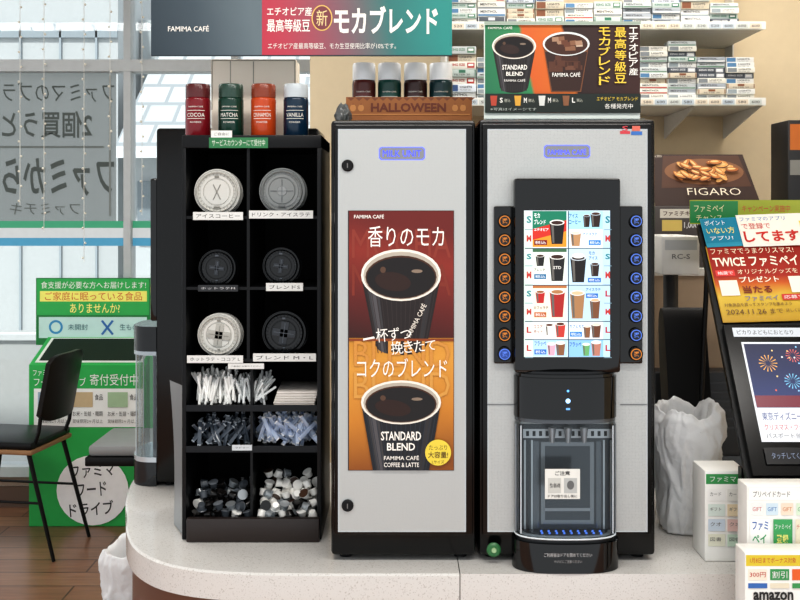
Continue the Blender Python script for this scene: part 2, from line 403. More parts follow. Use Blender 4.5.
for yy in (166,503):
    b=B(); b.lathe((X(348,D),D-.0162,Z(yy,D)),(0,-1,0),[(.0125,0),(.0125,.004),(.010,.006),(0,.006)],BLKM,24); b.box(X(348,D)-.001,X(348,D)+.001,D-.0235,D-.022,Z(yy,D)-.005,Z(yy,D)+.005,m('#777777'))
    k=emit(b,'lock',dr,label='round black key lock')
DP=D-.0165
b=B(); b.pbox(348,210.5,454,470.5,DP-.001,.0008,m('#2a1612'))
c=CV(b,DP-.001,st=.00012)
c.rect(349,211,453.5,341,grad([(0,'#2a0c0a'),(.35,'#5e1712'),(.75,'#8a2a1c'),(1,'#6a1a14')],'y',diag=.15))
c.rect(349,338,453.5,470,grad([(0,'#8a4c12'),(.4,'#c9822a'),(.8,'#d99a3c'),(1,'#c98a2e')],'y',diag=-.1))
WM=m('#fbf6ee',.6)
c.text('FAMIMA CAFÉ',354,214,384,218.5,WM,.01)
c.text('MOCHA',352,229,451,258,m('#8c3526'),.0); c.text('MOCHA',352,264,451,296,m('#812e1e'),.0)
c.text('香りのモカ',368,226,444,247,WM,.0)
cof=m('#130907',.3)
c.cup(401,275,40,26,26,355,m('#211818'),m('#f3ece0'),cof,m('#332929'))
c.text('FAMIMA CAFÉ',398,317,434,323,m('#e8e0d4'),.01,rot=-1.1)
c.rect(349,338.5,453.5,341,m('#8a4218'))
c.text('BLEND',354,341,450,366,m('#d09040'),.0); c.text('BLEND',354,372,450,398,m('#d69c4a'),.0)
# slanted script line (the first character is a single stroke)
sl_a=-.10
c.poly([(363,338.5),(374,336.2),(375,338.2),(368,339.4),(363.5,340.6)],WM)
for ch,xx,yy,w_,h_ in (('杯',376,328,12,14),('ず',388.5,327.5,11,13),('つ',400.5,330,11,8.5),('挽',391,341,12,13),('き',403.5,340.5,9.5,12),('た',414,340,10.5,11.5),('て',425.5,340.5,10,9.5)):
    c.text(ch,xx,yy,xx+w_,yy+h_,WM,.0,rot=sl_a); c.l-=.5
c.l+=1
c.text('コクのブレンド',357,358,447,377,WM,.0)
c.cup(401,402,40,22,28,478,m('#191d24'),m('#f3ece0'),cof,m('#2a303a'),clip=470)
c.text('STANDARD',381,431,421,440,WM,.02); c.text('BLEND',387,442.5,415,450,WM,.02)
c.text('FAMIMA CAFÉ',384,454.5,419,459.5,WM,.01); c.text('COFFEE & LATTE',384,462,419,466.5,WM,.01)
c.ell(438,452,13,13,m('#e9d24a')); c.text('たっぷり',429,444.5,447,449.5,m('#5a3a12'),.0); c.text('大容量!',428,451,448,457.5,m('#5a3a12'),.01); c.text('Lサイズ',432,459.5,444,463,m('#5a3a12'),.0)
emit(b,'poster',dr,label='coffee poster in dark red and gold with two cups')

# ================= COFFEE MACHINE =================
x0,x1=X(479,D),X(655.5,D)
R=root('coffee_machine',((x0+x1)/2,2.35,zb),'tall black and silver self-service coffee machine with touch panel','coffee machine')
b=B(); b.box(x0,x1,D,D+.48,zb+.012,TOPZ+.002,BLK,.008)
for fx in (x0+.03,x1-.03):
    for fy in (D+.04,D+.42): b.cyl((fx,fy,zb),(fx,fy,zb+.014),.014,.014,BLKM)
emit(b,'body',R)
b=B(); b.pbox(482,123,653,536,D-.014,.0135,BLK,.005); b.pbox(487.5,129,647.5,532,D-.016,.003,SILVER)
c=CV(b,D-.016)
trimframe(c,487.5,129,647.5,532)
badge(544,145,590,158,'FAMIMA CAFÉ')
c.text('S',622,126,628,131,m('#c8404a')); c.rect(620,131,630,134,m('#c8404a')); c.rect(632,126,640,131,m('#d06a5a')); c.rect(631,131.5,642,135,m('#3a6fb8'))
c.rect(487.5,404,515,405,m('#75787a')); c.rect(620,404,647.5,405,m('#75787a'))
dr=emit(b,'door',R,label='silver dotted front with black frame')
b=B(); b.lathe((X(493,D),D-.0145,Z(547,D)),(0,-1,0),[(.015,0),(.015,.004),(.011,.007),(0,.007)],m('#2f6b3c',.35),24); b.lathe((X(493,D),D-.0215,Z(547,D)),(0,-1,0),[(.006,0),(.005,.002),(0,.002)],m('#a9c79a',.3,.6),16)
emit(b,'lock',dr,label='round green key lock')
DB=D-.05
b=B(); b.pbox(514.5,178,621,373,DB,.033,GLB,.006)
b.pbox(494,206,516,364,D-.028,.0115,GLB,.004); b.pbox(619,206,643,364,D-.028,.0115,GLB,.004)
bz=emit(b,'display_bezel',R,label='glossy black control surround')
b=B(); b.pbox(523,209.5,611,358,DB-.002,.0015,m('#101216',.2))
c=CV(b,DB-.002,st=.0001)
E=lambda h,s=1.08: m(h,.3,e=s,n=.02)
c.rect(524,210.5,610,357,E('#dfe9ee'))
rows=[(211,229),(230,247.5),(248.5,265),(266,284),(285,302),(303,320),(321,338),(339,356)]
c.rect(524,211,532,357,E('#d6e6da')); c.rect(602.5,211,610,357,E('#bfdcf2'))
def mini(cx,y0,y1,w,body,top,rim='#f5f2ea'):
    c.poly([(cx-w,y0+1.5),(cx+w,y0+1.5),(cx+w*.72,y1),(cx-w*.72,y1)],E(body)); c.poly([(cx-w*.8,y0+3),(cx-w*.45,y0+3),(cx-w*.35,y1-1),(cx-w*.6,y1-1)],E('#8a847c',.5)); c.ell(cx,y0+1.5,w,w*.38,E(rim),16); c.ell(cx,y0+1.7,w*.8,w*.26,E(top),16)
def lines(x0,y0,ts,col,h=3.2):
    for i,t in enumerate(ts): c.text(t,x0,y0+i*(h+1.4),x0+len(t)*2.9,y0+h+i*(h+1.4),E(col),.02)
def pill(x0,y0,x1,y1,h): c.rect(x0,y0,x1,y1,E(h)); c.text('税込',x0+1,y0+1,x1-1,y1-1,E('#ffffff'),.0)
c.rect(532.5,211,566.5,229,E('#0f7a5c')); c.poly([(532.5,229),(566.5,220),(566.5,247),(532.5,247)],E('#cc2f1f')); c.poly([(532.5,247),(532.5,240),(566.5,231),(566.5,247)],E('#e8962a'))
mini(557,221,244,7.5,'#140f0e','#3a1a10'); lines(534,213,['モカ','ブレンド'],'#ffffff',5); lines(534,228,['エチオピア'],'#ffffff',3); pill(534,240,547,245,'#7a1810')
c.rect(532.5,248.5,566.5,284,E('#e9ede0')); c.rect(532.5,248.5,566.5,252,E('#3f6a4a')); mini(540,254,266,4.6,'#1d1b1b','#3a1f14'); mini(557,255,281,7.8,'#1d1b1b','#3a1f14'); lines(533.5,268,['ブレンド'],'#303028',3.2); pill(534,274,546,279,'#2f6f9a'); c.text('STD',553,266,561,269,E('#e8e4dc'),.02)
c.rect(532.5,285,566.5,320,E('#f2e4d0')); c.rect(532.5,285,566.5,288,E('#b8703a')); mini(540,290,303,4.8,'#b8241f','#9a6038'); mini(557,290,317,7.6,'#a8251f','#b07a4c'); lines(533.5,306,['カフェラテ'],'#403020',3); pill(534,312,546,317,'#b8602a')
c.rect(532.5,321,566.5,338,E('#f6ece4')); mini(549,323,336,4.4,'#f0ece4','#5a2a18'); mini(560,322,337,5.2,'#c43a30','#5a2a18'); lines(533.5,325,['ココア','ホット'],'#7a3a20')
c.rect(532.5,339,566.5,356,E('#b5d9f4')); lines(534,341,['フラッペ'],'#1f4fb0',4.5); pill(534,349,546,354,'#2f6fc0'); mini(551,342,355,4.2,'#e7a7b8','#f5e6ea'); mini(560,341,355,4.8,'#8a5a3a','#f5efe6')
c.rect(567.5,211,602,229,E('#a9dcf4')); lines(568.5,213.5,['アイス','コーヒー'],'#0f4f9a',4.6); mini(595,212,227,5.2,'#2c1a14','#4a2a1c','#cfe0ea'); mini(586,214,227,3.6,'#2c1a14','#4a2a1c','#cfe0ea')
c.rect(567.5,230,602,247.5,E('#e2f1fa')); lines(582,232.5,['アイスラテ'],'#0f4f9a',3); pill(588,240,600,245,'#2f7fc8'); mini(575,231,246,5.4,'#b98c62','#e8d8c4','#dfe8ee')
c.rect(567.5,248.5,602,284,E('#c6e2f4')); mini(577.5,256,282,8,'#17110f','#2a1814','#cfd8de'); c.ell(577.5,255.5,6,2.6,E('#f4f2ec')); lines(588,251,['モカ','アイス'],'#0f4f9a',3.6); mini(594,262,276,4.6,'#2c1a14','#4a2a1c','#cfe0ea'); pill(587,277.5,600,282,'#2f6fc0')
c.rect(567.5,285,602,320,E('#bcdcf2')); mini(576.5,291,318,7.4,'#a87a52','#e0bc94','#e8ecef'); mini(594,298,318,5.2,'#7a4c30','#d8b088','#e8ecef'); lines(585,287.5,['アイスラテ'],'#0f4f9a',3.2); pill(585,293,597,297.5,'#2f6fc0')
c.rect(567.5,321,602,338,E('#e4f1fa')); lines(568.5,324,['カフェモカ'],'#0f4f9a'); pill(569,331,581,336,'#2f7fc8'); mini(595,322,337,5,'#6a3f28','#e6d6c4'); mini(586,324,337,3.6,'#8a5a3a','#e6d6c4')
c.rect(567.5,339,602,356,E('#8fc2ee')); lines(568.5,341.5,['フラッペ'],'#143f9a',4.5); mini(595,340,355,5,'#b87a68','#f2e2da'); mini(585,342,355,3.8,'#6aa86a','#e6f2da')
for i,(a,e) in enumerate(rows):
    cl2={'S':'#1f7f86','M':'#c03a34','L':'#b8242a'}
    ch='SMSMSMLL'[i]; c.text(ch,525.8,a+5,530.5,e-6,E(cl2[ch]),.03); ch='SMSMLMLL'[i]; c.text(ch,604,a+5,608.6,e-6,E(cl2[ch]),.03)
for a,e in rows: c.rect(524,e+.1,532,e+.8,E('#7a98a4')); c.rect(602.5,e+.1,610,e+.8,E('#7a98a4'))
for yy in (247.7,284.2,320.2,338.2): c.rect(524,yy,610,yy+.8,E('#2f4450'))
c.rect(566.5,211,567.5,357,E('#2f4450'))
emit(b,'screen',bz,label='lit menu screen with rows of drinks')
DBn=D-.0285
for side,px0 in (('l',503),('r',632.5)):
    for i in range(8):
        py=221+i*18.7
        blue=(i==7 and side=='l') or (side=='r' and i<7)
        colr='#5f86e8' if blue else '#d8842f'
        b=B(); cx,cz=X(px0,D),Z(py,D)
        b.lathe((cx,DBn,cz),(0,-1,0),[(.0145,0),(.0145,.004),(.0125,.006),(0,.006)],BLKM,24)
        b.lathe((cx,DBn-.006,cz),(0,-1,0),[(.0118,0),(.0112,.0008),(0,.0008)],m(colr,.3,e=.85),24)
        b.lathe((cx,DBn-.0069,cz),(0,-1,0),[(.0097,0),(.0092,.0006),(0,.0006)],m('#14161c' if not(i==7 and side=='l') else '#2a4a9a',.3),24)
        c=CV(b,DBn-.0078)
        s_=D/(DBn-.0078); xx=400+(px0-400)*s_; yy=210+(py-210)*s_
        c.text('選',xx-2.6,yy-2.8,xx+2.6,yy+2.8,m(colr,.3,e=.9),.02)
        emit(b,'button',bz,label='round lit %s-ringed selection button'%('blue' if blue else 'orange'))
def dsh(x0,x1,yb,yf,n=32,p=.78):
    cx=(x0+x1)/2;hw=(x1-x0)/2;o=[]
    for i in range(n+1):
        t=math.pi*(1-i/n); cs=math.cos(t); sn=math.sin(t)
        o.append((cx+hw*math.copysign(abs(cs)**p,cs),yb-(yb-yf)*abs(sn)**p))
    return o
yb=D-.0165; yf=D-.071; DV=D-.05
xa,xb=X(515.5,DV),X(619,DV)
b=B(); b.prism(dsh(xa,xb,yb,yf),Z(418,DV),Z(377,DV),GLB); b.prism(dsh(xa+.004,xb-.004,yb,yf+.004),Z(377,DV),Z(374,DV),GLB); b.prism(dsh(xa+.012,xb-.012,yb,yf+.012),Z(374,DV),Z(371.5,DV),m('#1a1c1f',.4))
b.prism(dsh(xa+.002,xb-.002,yb,yf+.002),Z(422,DV),Z(418,DV),m('#5b5f63',.25,.6))
c=CV(b,yf); c.l=3
c.ell(568,401,2.4,2.4,m('#9fd0ff',.3,e=2)); c.ell(568,391,1.2,1.2,m('#5fa8ff',.3,e=2)); c.rect(566,408,570,410,m('#70b0ff',.3,e=1.2))
emit(b,'dispenser_head',R,label='glossy black rounded dispenser head with blue light')
b=B(); b.pbox(519,424,616,540,D-.0175,.001,m('#4a4f53',.3,.2))
c=CV(b,D-.0175,st=.0001); c.rect(523,429,612,438,m('#c9cdd0',.3,.3)); c.rect(541,442,594,524,m('#8a9094',.2,.3)); c.rect(545,446,590,520,m('#53585c',.15,.3))
for i in range(13): c.rect(526+i*6.5,431,529+i*6.5,436,m('#2c3034')); c.l-=1
for xx in (524,531,603,610): c.rect(xx,440,xx+1.8,530,m('#c3cace',.25,.3)); c.l-=1  # pale strips painted on the plate as vertical bright reflections
c.l+=1; c.rect(545,508,590,511,m('#9aa0a5',.3,.4)); c.rect(533,441,539,528,m('#6c7277',.2,.3)); c.rect(596,441,601,528,m('#6c7277',.2,.3))
emit(b,'back_plate',R,label='grey steel plate behind the cup bay')
for px_ in (552,568,584):
    b=B(); xx=X(px_,D-.04); b.cyl((xx,D-.04,Z(423.5,D)),(xx,D-.04,Z(438,D)),.009,.005,m('#b8bdc1',.25,.6)); emit(b,'nozzle',R,label='small metal coffee nozzle')
b=B(); zB0=CZ+.0008
b.prism(dsh(xa-.004,xb+.004,yb,yf-.003),zB0,Z(541,DV),GLB)
b.prism(dsh(xa+.004,xb-.004,yb,yf+.004),Z(541,DV),Z(536,DV),m('#1b1d20',.3))
b.prism(dsh(xa+.010,xb-.010,yb-.002,yf+.008),Z(536,DV),Z(534.5,DV),m('#c3cace',.3,.3))
b.prism(dsh(xa+.018,xb-.018,yb-.002,yf+.014),Z(534.5,DV),Z(534,DV),m('#3a4048',.3,.3))
for i in range(9):
    for j in range(2): b.ball((X(539+i*7.2,D),D-.048+j*.013,Z(533.5,DV)),.0026,m('#5a8cff',.3,e=.9),6,4)  # glowing beads put in for the blue gleam on the tray
c=CV(b,yf-.003); c.l=3; c.text('ご利用後はドアを閉めてください',544,553,592,557,m('#c8c8c8'),.0); c.text('やけどにご注意ください',554,560,582,563,m('#a8a8a8'),.0)
emit(b,'drip_base',R,label='rounded black drip tray base')
b=B(); b.prism(dsh(xa+.002,xb-.002,yb,yf+.002),Z(538,DV),Z(422.5,DV),glass('#eef2f4',.0,'clear_bay_acrylic',.03,fr=.8),caps=False)
zc1,zc0=Z(426,DV),Z(534,DV)
for xx in (xa+.004,xb-.004): b.cyl((xx,yb-.012,zc0),(xx,yb-.012,zc1),.003,.003,m('#8b9196',.3,.5),8)
pp=dsh(xa+.002,xb-.002,yb,yf+.001)
for k in (5,27): b.cyl((pp[k][0],pp[k][1],zc0),(pp[k][0],pp[k][1],zc1),.0013,.0013,m('#dae2e8',.2),6)  # thin pale rods put in as bright edge highlights on the acrylic
b.tube([(x,y,Z(536.5,DV)) for x,y in pp],.0018,m('#dee6ea',.2),6)
cv=emit(b,'bay_door',R,label='clear curved acrylic cup bay door')
b=B(); b.pbox(545,469,580,499,yf-.0005,.001,m('#e6e6e0'))
c=CV(b,yf-.0006); c.text('ご注意',555,471,570,475.5,m('#333333'),.02); c.rect(548,478,561,493,m('#c9cac4')); c.rect(564,478,577,493,m('#b9bcba'))
c.text('熱い飲み物',550,483,560,488,m('#444444')); 
c.ell(570.5,485,3.6,4.5,m('#6a6c6c')); c.text('ドアは取り出し後に',548,494.5,577,497.5,m('#555555'))
emit(b,'notice_label',cv,label='white printed caution label')

# ================= POSTER ON MACHINE =================
DP=2.2
b=B(); zt_=TOPZ+.003
b.box(X(484,DP),X(640,DP),DP,DP+.004,zt_,Z(23,DP),m('#d9e2dc',.3)); b.box(X(484,DP),X(640,DP),DP-.04,DP+.05,zt_,zt_+.004,ACR)
c=CV(b,DP,st=.00012)
c.rect(485,25,640,113,grad([(0,'#1e6b4c'),(.36,'#2f8a55'),(.38,'#d0601f'),(.64,'#d4701f'),(.66,'#2a1512'),(1,'#3a1a14')],'x',diag=.12))
c.cup(514,46,22,13,14,93,m('#191515'),m('#f3ece0'),cof,m('#2c2626'))
c.poly([(543,44),(589,44),(581,92),(551,92)],m('#7a4a2c')); c.poly([(545,52),(587,52),(580,91),(552,91)],m('#33170d')); 
for q in range(16): c.rect(548+random.random()*30,54+random.random()*14,554+random.random()*30,60+random.random()*12,m(random.choice(['#5a3220','#6d4430','#44200f']))); c.l-=.6
c.ell(566,44,23.5,12,m('#e4e8e6')); c.ell(566,44.5,21.5,10.5,m('#43200f'))
for q in range(14): cx_=552+random.random()*27; cy_=39+random.random()*10; c.poly([(cx_-3.5,cy_-2),(cx_+3,cy_-2.6),(cx_+3.6,cy_+2),(cx_-3,cy_+2.4)],m(random.choice(['#8a5f44','#a8846a','#6a3c26','#c9b09a']))); c.l-=.6
c.text('FAMIMA CAFÉ',552,72,580,77,WM,.01); c.text('STANDARD',502,65,527,70,WM,.02); c.text('BLEND',506,72,523,76,WM,.02); c.text('FAMIMA CAFÉ',504,79,525,82,WM,.0)
c.text('FAMIMA CAFÉ',488,26.5,512,29.5,WM,.0)
Y=m('#f2d04a',.6)
c.vtext('エチオピア産',633,27,9,76,WM,.01); c.vtext('最高等級豆',620,27,11.5,84,Y,.01); c.vtext('モカブレンド',604,27,11.5,86,Y,.01)
c.rect(485,94,640,113,m('#16211b')); 
for i in range(4): mm=m(['#b8452f','#d8a23a','#d8d8d2','#8a5a3a'][i]); c.poly([(490+i*24,96),(497+i*24,96),(496+i*24,106),(491+i*24,106)],mm); c.text(['S','M','M','L'][i],499.5+i*24,98,502.5+i*24,103,WM,.02); c.text('税込',504+i*24,99,510+i*24,102.5,m('#c9c9b9'),0)
c.text('※写真はイメージです',490,108,536,111,m('#b9c0b8'),.0); c.text('エチオピア モカブレンド',596,97,637,101,Y,.0); c.text('各種発売中',604,104,632,109,WM,.0)
c.rect(484,22,640,25,m('#9fae9f'))
emit(b,'poster_stand',label='green and orange coffee poster in a clear stand on the machine',cat='poster')

# ================= HANGING BANNER =================
DH=2.3
b=B(); b.pbox(151,-45,452,56,DH,.006,m('#20303a'))
c=CV(b,DH)
c.rect(151,-45,262,55,grad([(0,'#2c3b45'),(.5,'#41505a'),(1,'#66757c')],'x',diag=.2))
c.rect(262,-45,452,55,grad([(0,'#c22f48'),(.18,'#b83f52'),(.45,'#8a5a66'),(.75,'#2f7a76'),(1,'#279088')],'x',diag=.1))
c.text('FAMIMA CAFÉ',168,25,209,31.5,WM,.01)
c.text('エチオピア産',267,7,312,16,WM,.012); c.text('最高等級豆',267,19,310,32,WM,.012)
c.ell(322,18,10.5,13,m('#e8c06a')); c.ell(322,18,9.3,11.8,m('#7e3b44')); c.text('新',316.5,10,327.5,26,m('#f4dca0'),.0)
c.text('モカブレンド',334,6,438,34,WM,.03)
c.text('エチオピア産最高等級豆、モカ生豆使用比率が10%です。',268,43,396,49,WM,.0)
bn=emit(b,'hanging_banner',label='wide dark blue, red and teal coffee banner hung from the ceiling',cat='banner')
for px_ in (190,410):
    b=B(); b.cyl((X(px_,DH),DH+.003,Z(-46,DH)),(X(px_,DH),DH+.003,2.8),.0012,.0012,m('#bbbbbb',.3,.8),6); emit(b,'wire',bn)

# ================= CONDIMENT RACK =================
DR=2.26; dep=.27
R=root('condiment_rack',(X(252,DR),DR+.13,CZ+.0005),'black lid and straw organiser rack with label strips','rack')
DK=m('#0f1012',.4,sp=.3); DK2=m('#0a0b0c',.7,sp=.3)
b=B(); zb=CZ+.0005; zt_=Z(135.5,DR)
b.box(X(182,DR),X(186,DR),DR,DR+dep,zb,zt_,DK,.001); b.box(X(317,DR),X(321.5,DR),DR,DR+dep,zb,zt_,DK,.001)
b.box(X(186,DR),X(317,DR),DR+dep-.006,DR+dep,zb,zt_,DK2)
b.box(X(182,DR),X(321.5,DR),DR-.002,DR+dep,Z(148,DR),zt_+.001,DK,.002)
b.box(X(246.5,DR),X(249.5,DR),DR+.004,DR+dep-.006,Z(362,DR),Z(148,DR),DK)
b.box(X(250,DR),X(252.5,DR),DR+.004,DR+dep-.006,Z(535,DR),Z(366,DR),DK)
for yy in (216,287,359): b.box(X(186,DR),X(317,DR),DR+.003,DR+dep-.006,Z(yy+3,DR),Z(yy,DR),DK)
for yy in (409,449): b.box(X(186,DR),X(317,DR),DR+.003,DR+dep-.006,Z(yy+2.5,DR),Z(yy,DR),DK)
for yy in (405,446): b.box(X(186,DR),X(317,DR),DR,DR+.003,Z(yy+6.5,DR),Z(yy,DR),m('#141518',.3,sp=.3))
b.box(X(186,DR),X(317,DR),DR+.003,DR+dep-.006,zb,Z(522,DR),DK)
emit(b,'body',R)
b=B(); b.box(X(188,DR),X(320,DR),DR-.02,DR-.0025,zb,Z(516,DR),m('#2c2320',.4),.003)
emit(b,'front_tray',R,label='dark brown front panel')
def strip(x0,y0,x1,y1,t,bg='#dededa',tc='#222222'):
    b=B(); b.pbox(x0,y0,x1,y1,DR-.0065,.003,m(bg)); CV(b,DR-.0065).text(t,x0+3,y0+2,x1-3,y1-2,m(tc),.0)
    emit(b,'label_strip',R,label='small printed label strip')
strip(193,212,243,220,'アイスコーヒー'); strip(249,210.5,313,218.5,'ドリンク・アイスラテ'); strip(198,285,238,291.5,'ホットラテM','#26282b','#d0d0d0'); strip(266,283,303,291,'ブレンドS')
strip(187,355.5,243,363,'ホットラテ・ココア L'); strip(253,353.5,316,361.5,'ブレンド M・L'); strip(228,363.5,264,369,'ご自由にお取りください'); strip(232,445,252,450.5,'マドラー','#c9cdd0')
strip(209,137.5,268,148,'サービスカウンターにて受付中','#2f7a4a','#dfe8d8')
strip(211,130.5,232,137.5,'ご自由に','#e8e8e4')

def lid(cx,cy,col,kind,r=.057,lab='',grp='',n=5):
    mat_={'w':m('#d3d1ca',.18),'g':glass('#bcbfbe',.15,'grey_plastic',.12,white=.72),'b':m('#0e1012',.15)}[col]
    dm={'w':m('#b0aea6',.25),'g':m('#979a9a',.25),'b':m('#2b2f35',.2)}[col]
    dk={'w':m('#85837b',.3),'g':m('#6c6f70',.3),'b':m('#50565e',.25)}[col]
    d=DR+.03; base=None
    for k in range(n):
        c0=(X(cx,d)+.0008*k*(1 if k%2 else -1),d+.009*k,Z(cy,d)-.0006*k)
        if k==0:
            b=B(); ax=(0,-1,0)
            b.lathe(c0,ax,[(r*.97,-.005),(r,-.0045),(r,-.002),(r*.98,-.0005),(r*.95,-.0005),(r*.935,-.003),(r*.89,-.003),(r*.875,.0045),(r*.85,.006),(r*.825,.0045),(r*.81,-.0015),(r*.72,-.0015),(r*.71,.001),(r*.60,.001),(r*.585,-.0015),(r*.56,-.0015),(r*.545,.0015),(0,.0015)],mat_,56)
            base=emit(b,'cup_lid',label=lab,cat='lid',group=grp,origin=c0)
            def bar(w,h,ang,ox=0,oz=0,t=.0036):
                q=B(); q.box(ox-w,ox+w,-t,-.0005,oz-h,oz+h,dm,.0006)
                return q.tf(Matrix.Translation(c0)@Matrix.Rotation(ang,4,'Y'))
            p=B()
            for a in range(0,360,12): p.merge(bar(.0007,.0022,math.radians(a),0,r*.765,.0012),dm)
            if kind=='x':
                for a in (.45,-.45): p.merge(bar(.0009,r*.36,a),dk)
                p.merge(bar(.005,.0025,0,0,r*.66),dk); p.merge(bar(.007,.002,0,0,-r*.66),dk)
            elif kind in ('plus','cross'):
                w_=.0048 if kind=='plus' else .009; l_=.40 if kind=='plus' else .52
                for a in (math.radians(8),math.radians(98)): p.merge(bar(w_,r*l_,a,t=.0045),dm)
                for a in (math.radians(8),math.radians(98)): p.merge(bar(.0009,r*(l_-.06),a,t=.005),dk)
                p.merge(bar(.004,.0022,.0,0,r*.66),dk); p.merge(bar(.003,.0015,.0,0,-r*.66),dk)
            else:
                for a in (0,math.pi/2): p.merge(bar(.0008,r*.5,a),dk)
                p.lathe((c0[0],c0[1]-.001,c0[2]),(0,-1,0),[(r*.22,0),(r*.2,.002),(0,.002)],dm,20)
                p.merge(bar(.008,.002,0,0,-r*.66),dk)
            emit(p,'drink_tab',base)
        else: copy(base,c0)
lid(217,192,'w','x',.053,lab='round white plastic cup lid with crossed slit',grp='white lids in the rack')
lid(282,191,'g','s',.053,lab='round grey translucent plastic cup lid',grp='grey translucent lids in the rack')
lid(217,268,'b','plus',.043,lab='small round black plastic cup lid',grp='small black lids in the rack')
lid(281,266,'b','plus',.043,lab='small round black plastic cup lid',grp='small black lids in the rack')
lid(219,335,'w','cross',.050,lab='round white plastic cup lid with raised cross',grp='white cross lids in the rack')
lid(284,333,'b','cross',.051,lab='large round black cup lid with raised cross',grp='large black lids in the rack')

def proto_at(b,name,label,cat,group): return emit(b,name,label=label,cat=cat,group=group,origin=(0,0,0))
def pile(proto,n,xr,yr,zr,rotf):
    for i in range(n):
        y=random.uniform(*yr); x=random.uniform(*xr)
        loc=(x,y,zr[0]+(zr[1]-zr[0])*random.random()**.8*(.45+.55*(y-yr[0])/(yr[1]-yr[0])))
        rr=rotf((x-xr[0])/(xr[1]-xr[0]))
        if i==0: proto.location=loc; proto.rotation_euler=rr
        else: copy(proto,loc,rr)
def capsule(L,r,mt):
    b=B(); b.lathe((0,0,-L/2),(0,0,1),[(0,0),(r*.8,.001),(r,.003),(r,L-.003),(r*.8,L-.001),(0,L)],mt,8); return b
z0=Z(409,DR); 
p=proto_at(capsule(.066,.003,m('#f0f0ec',.4)),'straw','white paper-wrapped drinking straw','straw','wrapped straws in the rack bin')
pile(p,95,(X(193,DR),X(232,DR)),(DR+.024,DR+.09),(z0+.030,z0+.056),lambda u:(random.uniform(-.9,.2),(u-.5)*.5+random.uniform(-.38,.38),random.uniform(-.6,.6)))
p=proto_at(capsule(.060,.0028,m('#e2e5e4',.4)),'sugar_stick','slim white sugar stick packet','sugar stick','sugar sticks in the rack bin')
pile(p,75,(X(237,DR),X(264,DR)),(DR+.024,DR+.09),(z0+.028,z0+.050),lambda u:(random.uniform(-.9,.2),(u-.5)*.7+random.uniform(-.45,.45),random.uniform(-.6,.6)))
b=B(); b.box(X(272,DR),X(314,DR),DR+.02,DR+.16,z0+.002,z0+.007,m('#e8e0d8'),.002); 
nb=emit(b,'paper_napkin',label='folded white paper napkin',cat='napkin',group='napkins in the rack')
for k in range(5): copy(nb,W[nb.name]+Vector((.001*k,.003*k,.0054*(k+1))),(0,0,.01*k))
z1=Z(449,DR)
def packet(mt,mt2):
    b=B(); b.box(-.0045,.0045,-.0012,.0012,-.026,.026,mt,.001); b.box(-.0045,.0045,-.0006,.0006,-.029,-.026,mt2); b.box(-.0045,.0045,-.0006,.0006,.026,.029,mt2); return b
mr=lambda u:(random.uniform(-.9,.9),random.uniform(-1.0,1.0),random.uniform(-.9,.9))
p=proto_at(packet(m('#4d555f',.12),m('#9aa2aa',.2)),'stirrer_packet','dark translucent wrapped stirrer packet','packet','dark stirrer packets in the rack bin')
pile(p,70,(X(194,DR),X(244,DR)),(DR+.024,DR+.09),(z1+.022,z1+.044),mr)
p=proto_at(packet(glass('#e4efff',.22,'bluish_clear_plastic',.1,white=.6),glass('#ffffff',.2,'clear_seal',.1,white=.75)),'syrup_packet','clear bluish plastic syrup packet','packet','clear packets in the rack bin')
pile(p,110,(X(259,DR),X(311,DR)),(DR+.024,DR+.09),(z1+.022,z1+.070),mr)
z2=Z(522,DR)
def creamer(body,top,k=.86):
    b=B(); b.lathe((0,0,-.009*k),(0,0,1),[(.0085*k,0),(.0095*k,.002*k),(.0118*k,.015*k),(.0138*k,.016*k),(.0138*k,.0172*k),(0,.0172*k)],body,18); b.lathe((0,0,.0083*k),(0,0,1),[(.0133*k,0),(.0133*k,.0005),(0,.0005)],top,18); return b
WC=m('#f4f2ec',.2)
def podgrid(defs,xa_,xb_,nx,ny,nz,hf):
    pr=[[proto_at(creamer(bd,tp),nm,lb,ct,gp),False,w] for bd,tp,nm,lb,ct,gp,w in defs]
    bag=[p_ for p_ in pr for _ in range(p_[2])]
    sx=(xb_-xa_)/nx
    for k in range(nz):
        for j in range(ny):
            for i in range(nx):
                if k>hf(j): continue
                if k==nz-1 and random.random()<.3: continue
                loc=(xa_+sx*(i+.5+(.5 if (j+k)%2 else 0)*.8)+random.uniform(-.004,.004),DR+.02+.024*j+random.uniform(-.004,.004),z2+.012+.0185*k+random.uniform(-.002,.002))
                if loc[0]>xb_-.006: continue
                rot=(random.choice([0,math.pi,1.3,1.6,2.0,-.4,.6])+random.uniform(-.3,.3),random.uniform(-.5,.5),random.uniform(0,6))
                q=random.choice(bag)
                if not q[1]: q[0].location=loc; q[0].rotation_euler=rot; q[1]=True
                else: copy(q[0],loc,rot)
    for q in pr:
        if not q[1]: bpy.data.objects.remove(q[0])
BKB=m('#141313',.2); CLR=glass('#dfe6ea',.25,'clear_pod',.08,white=.3)
podgrid([(WC,m('#f2f0ea',.25),'creamer','small white coffee creamer cup','creamer','creamers in the rack bottom bin',6),(WC,m('#4a3428',.3),'creamer','small white creamer cup with brown lid','creamer','brown-lidded creamers in the rack bottom bin',4),(BKB,BKB,'syrup_cup','small black syrup portion cup','syrup cup','black syrup cups in the bottom bins',3),(CLR,m('#c8cccf',.25,.4),'syrup_cup','small clear syrup portion cup with silver lid','syrup cup','clear syrup cups in the bottom bins',3)],X(255,DR),X(316,DR),6,4,5,lambda j:1.4+j*1.2)
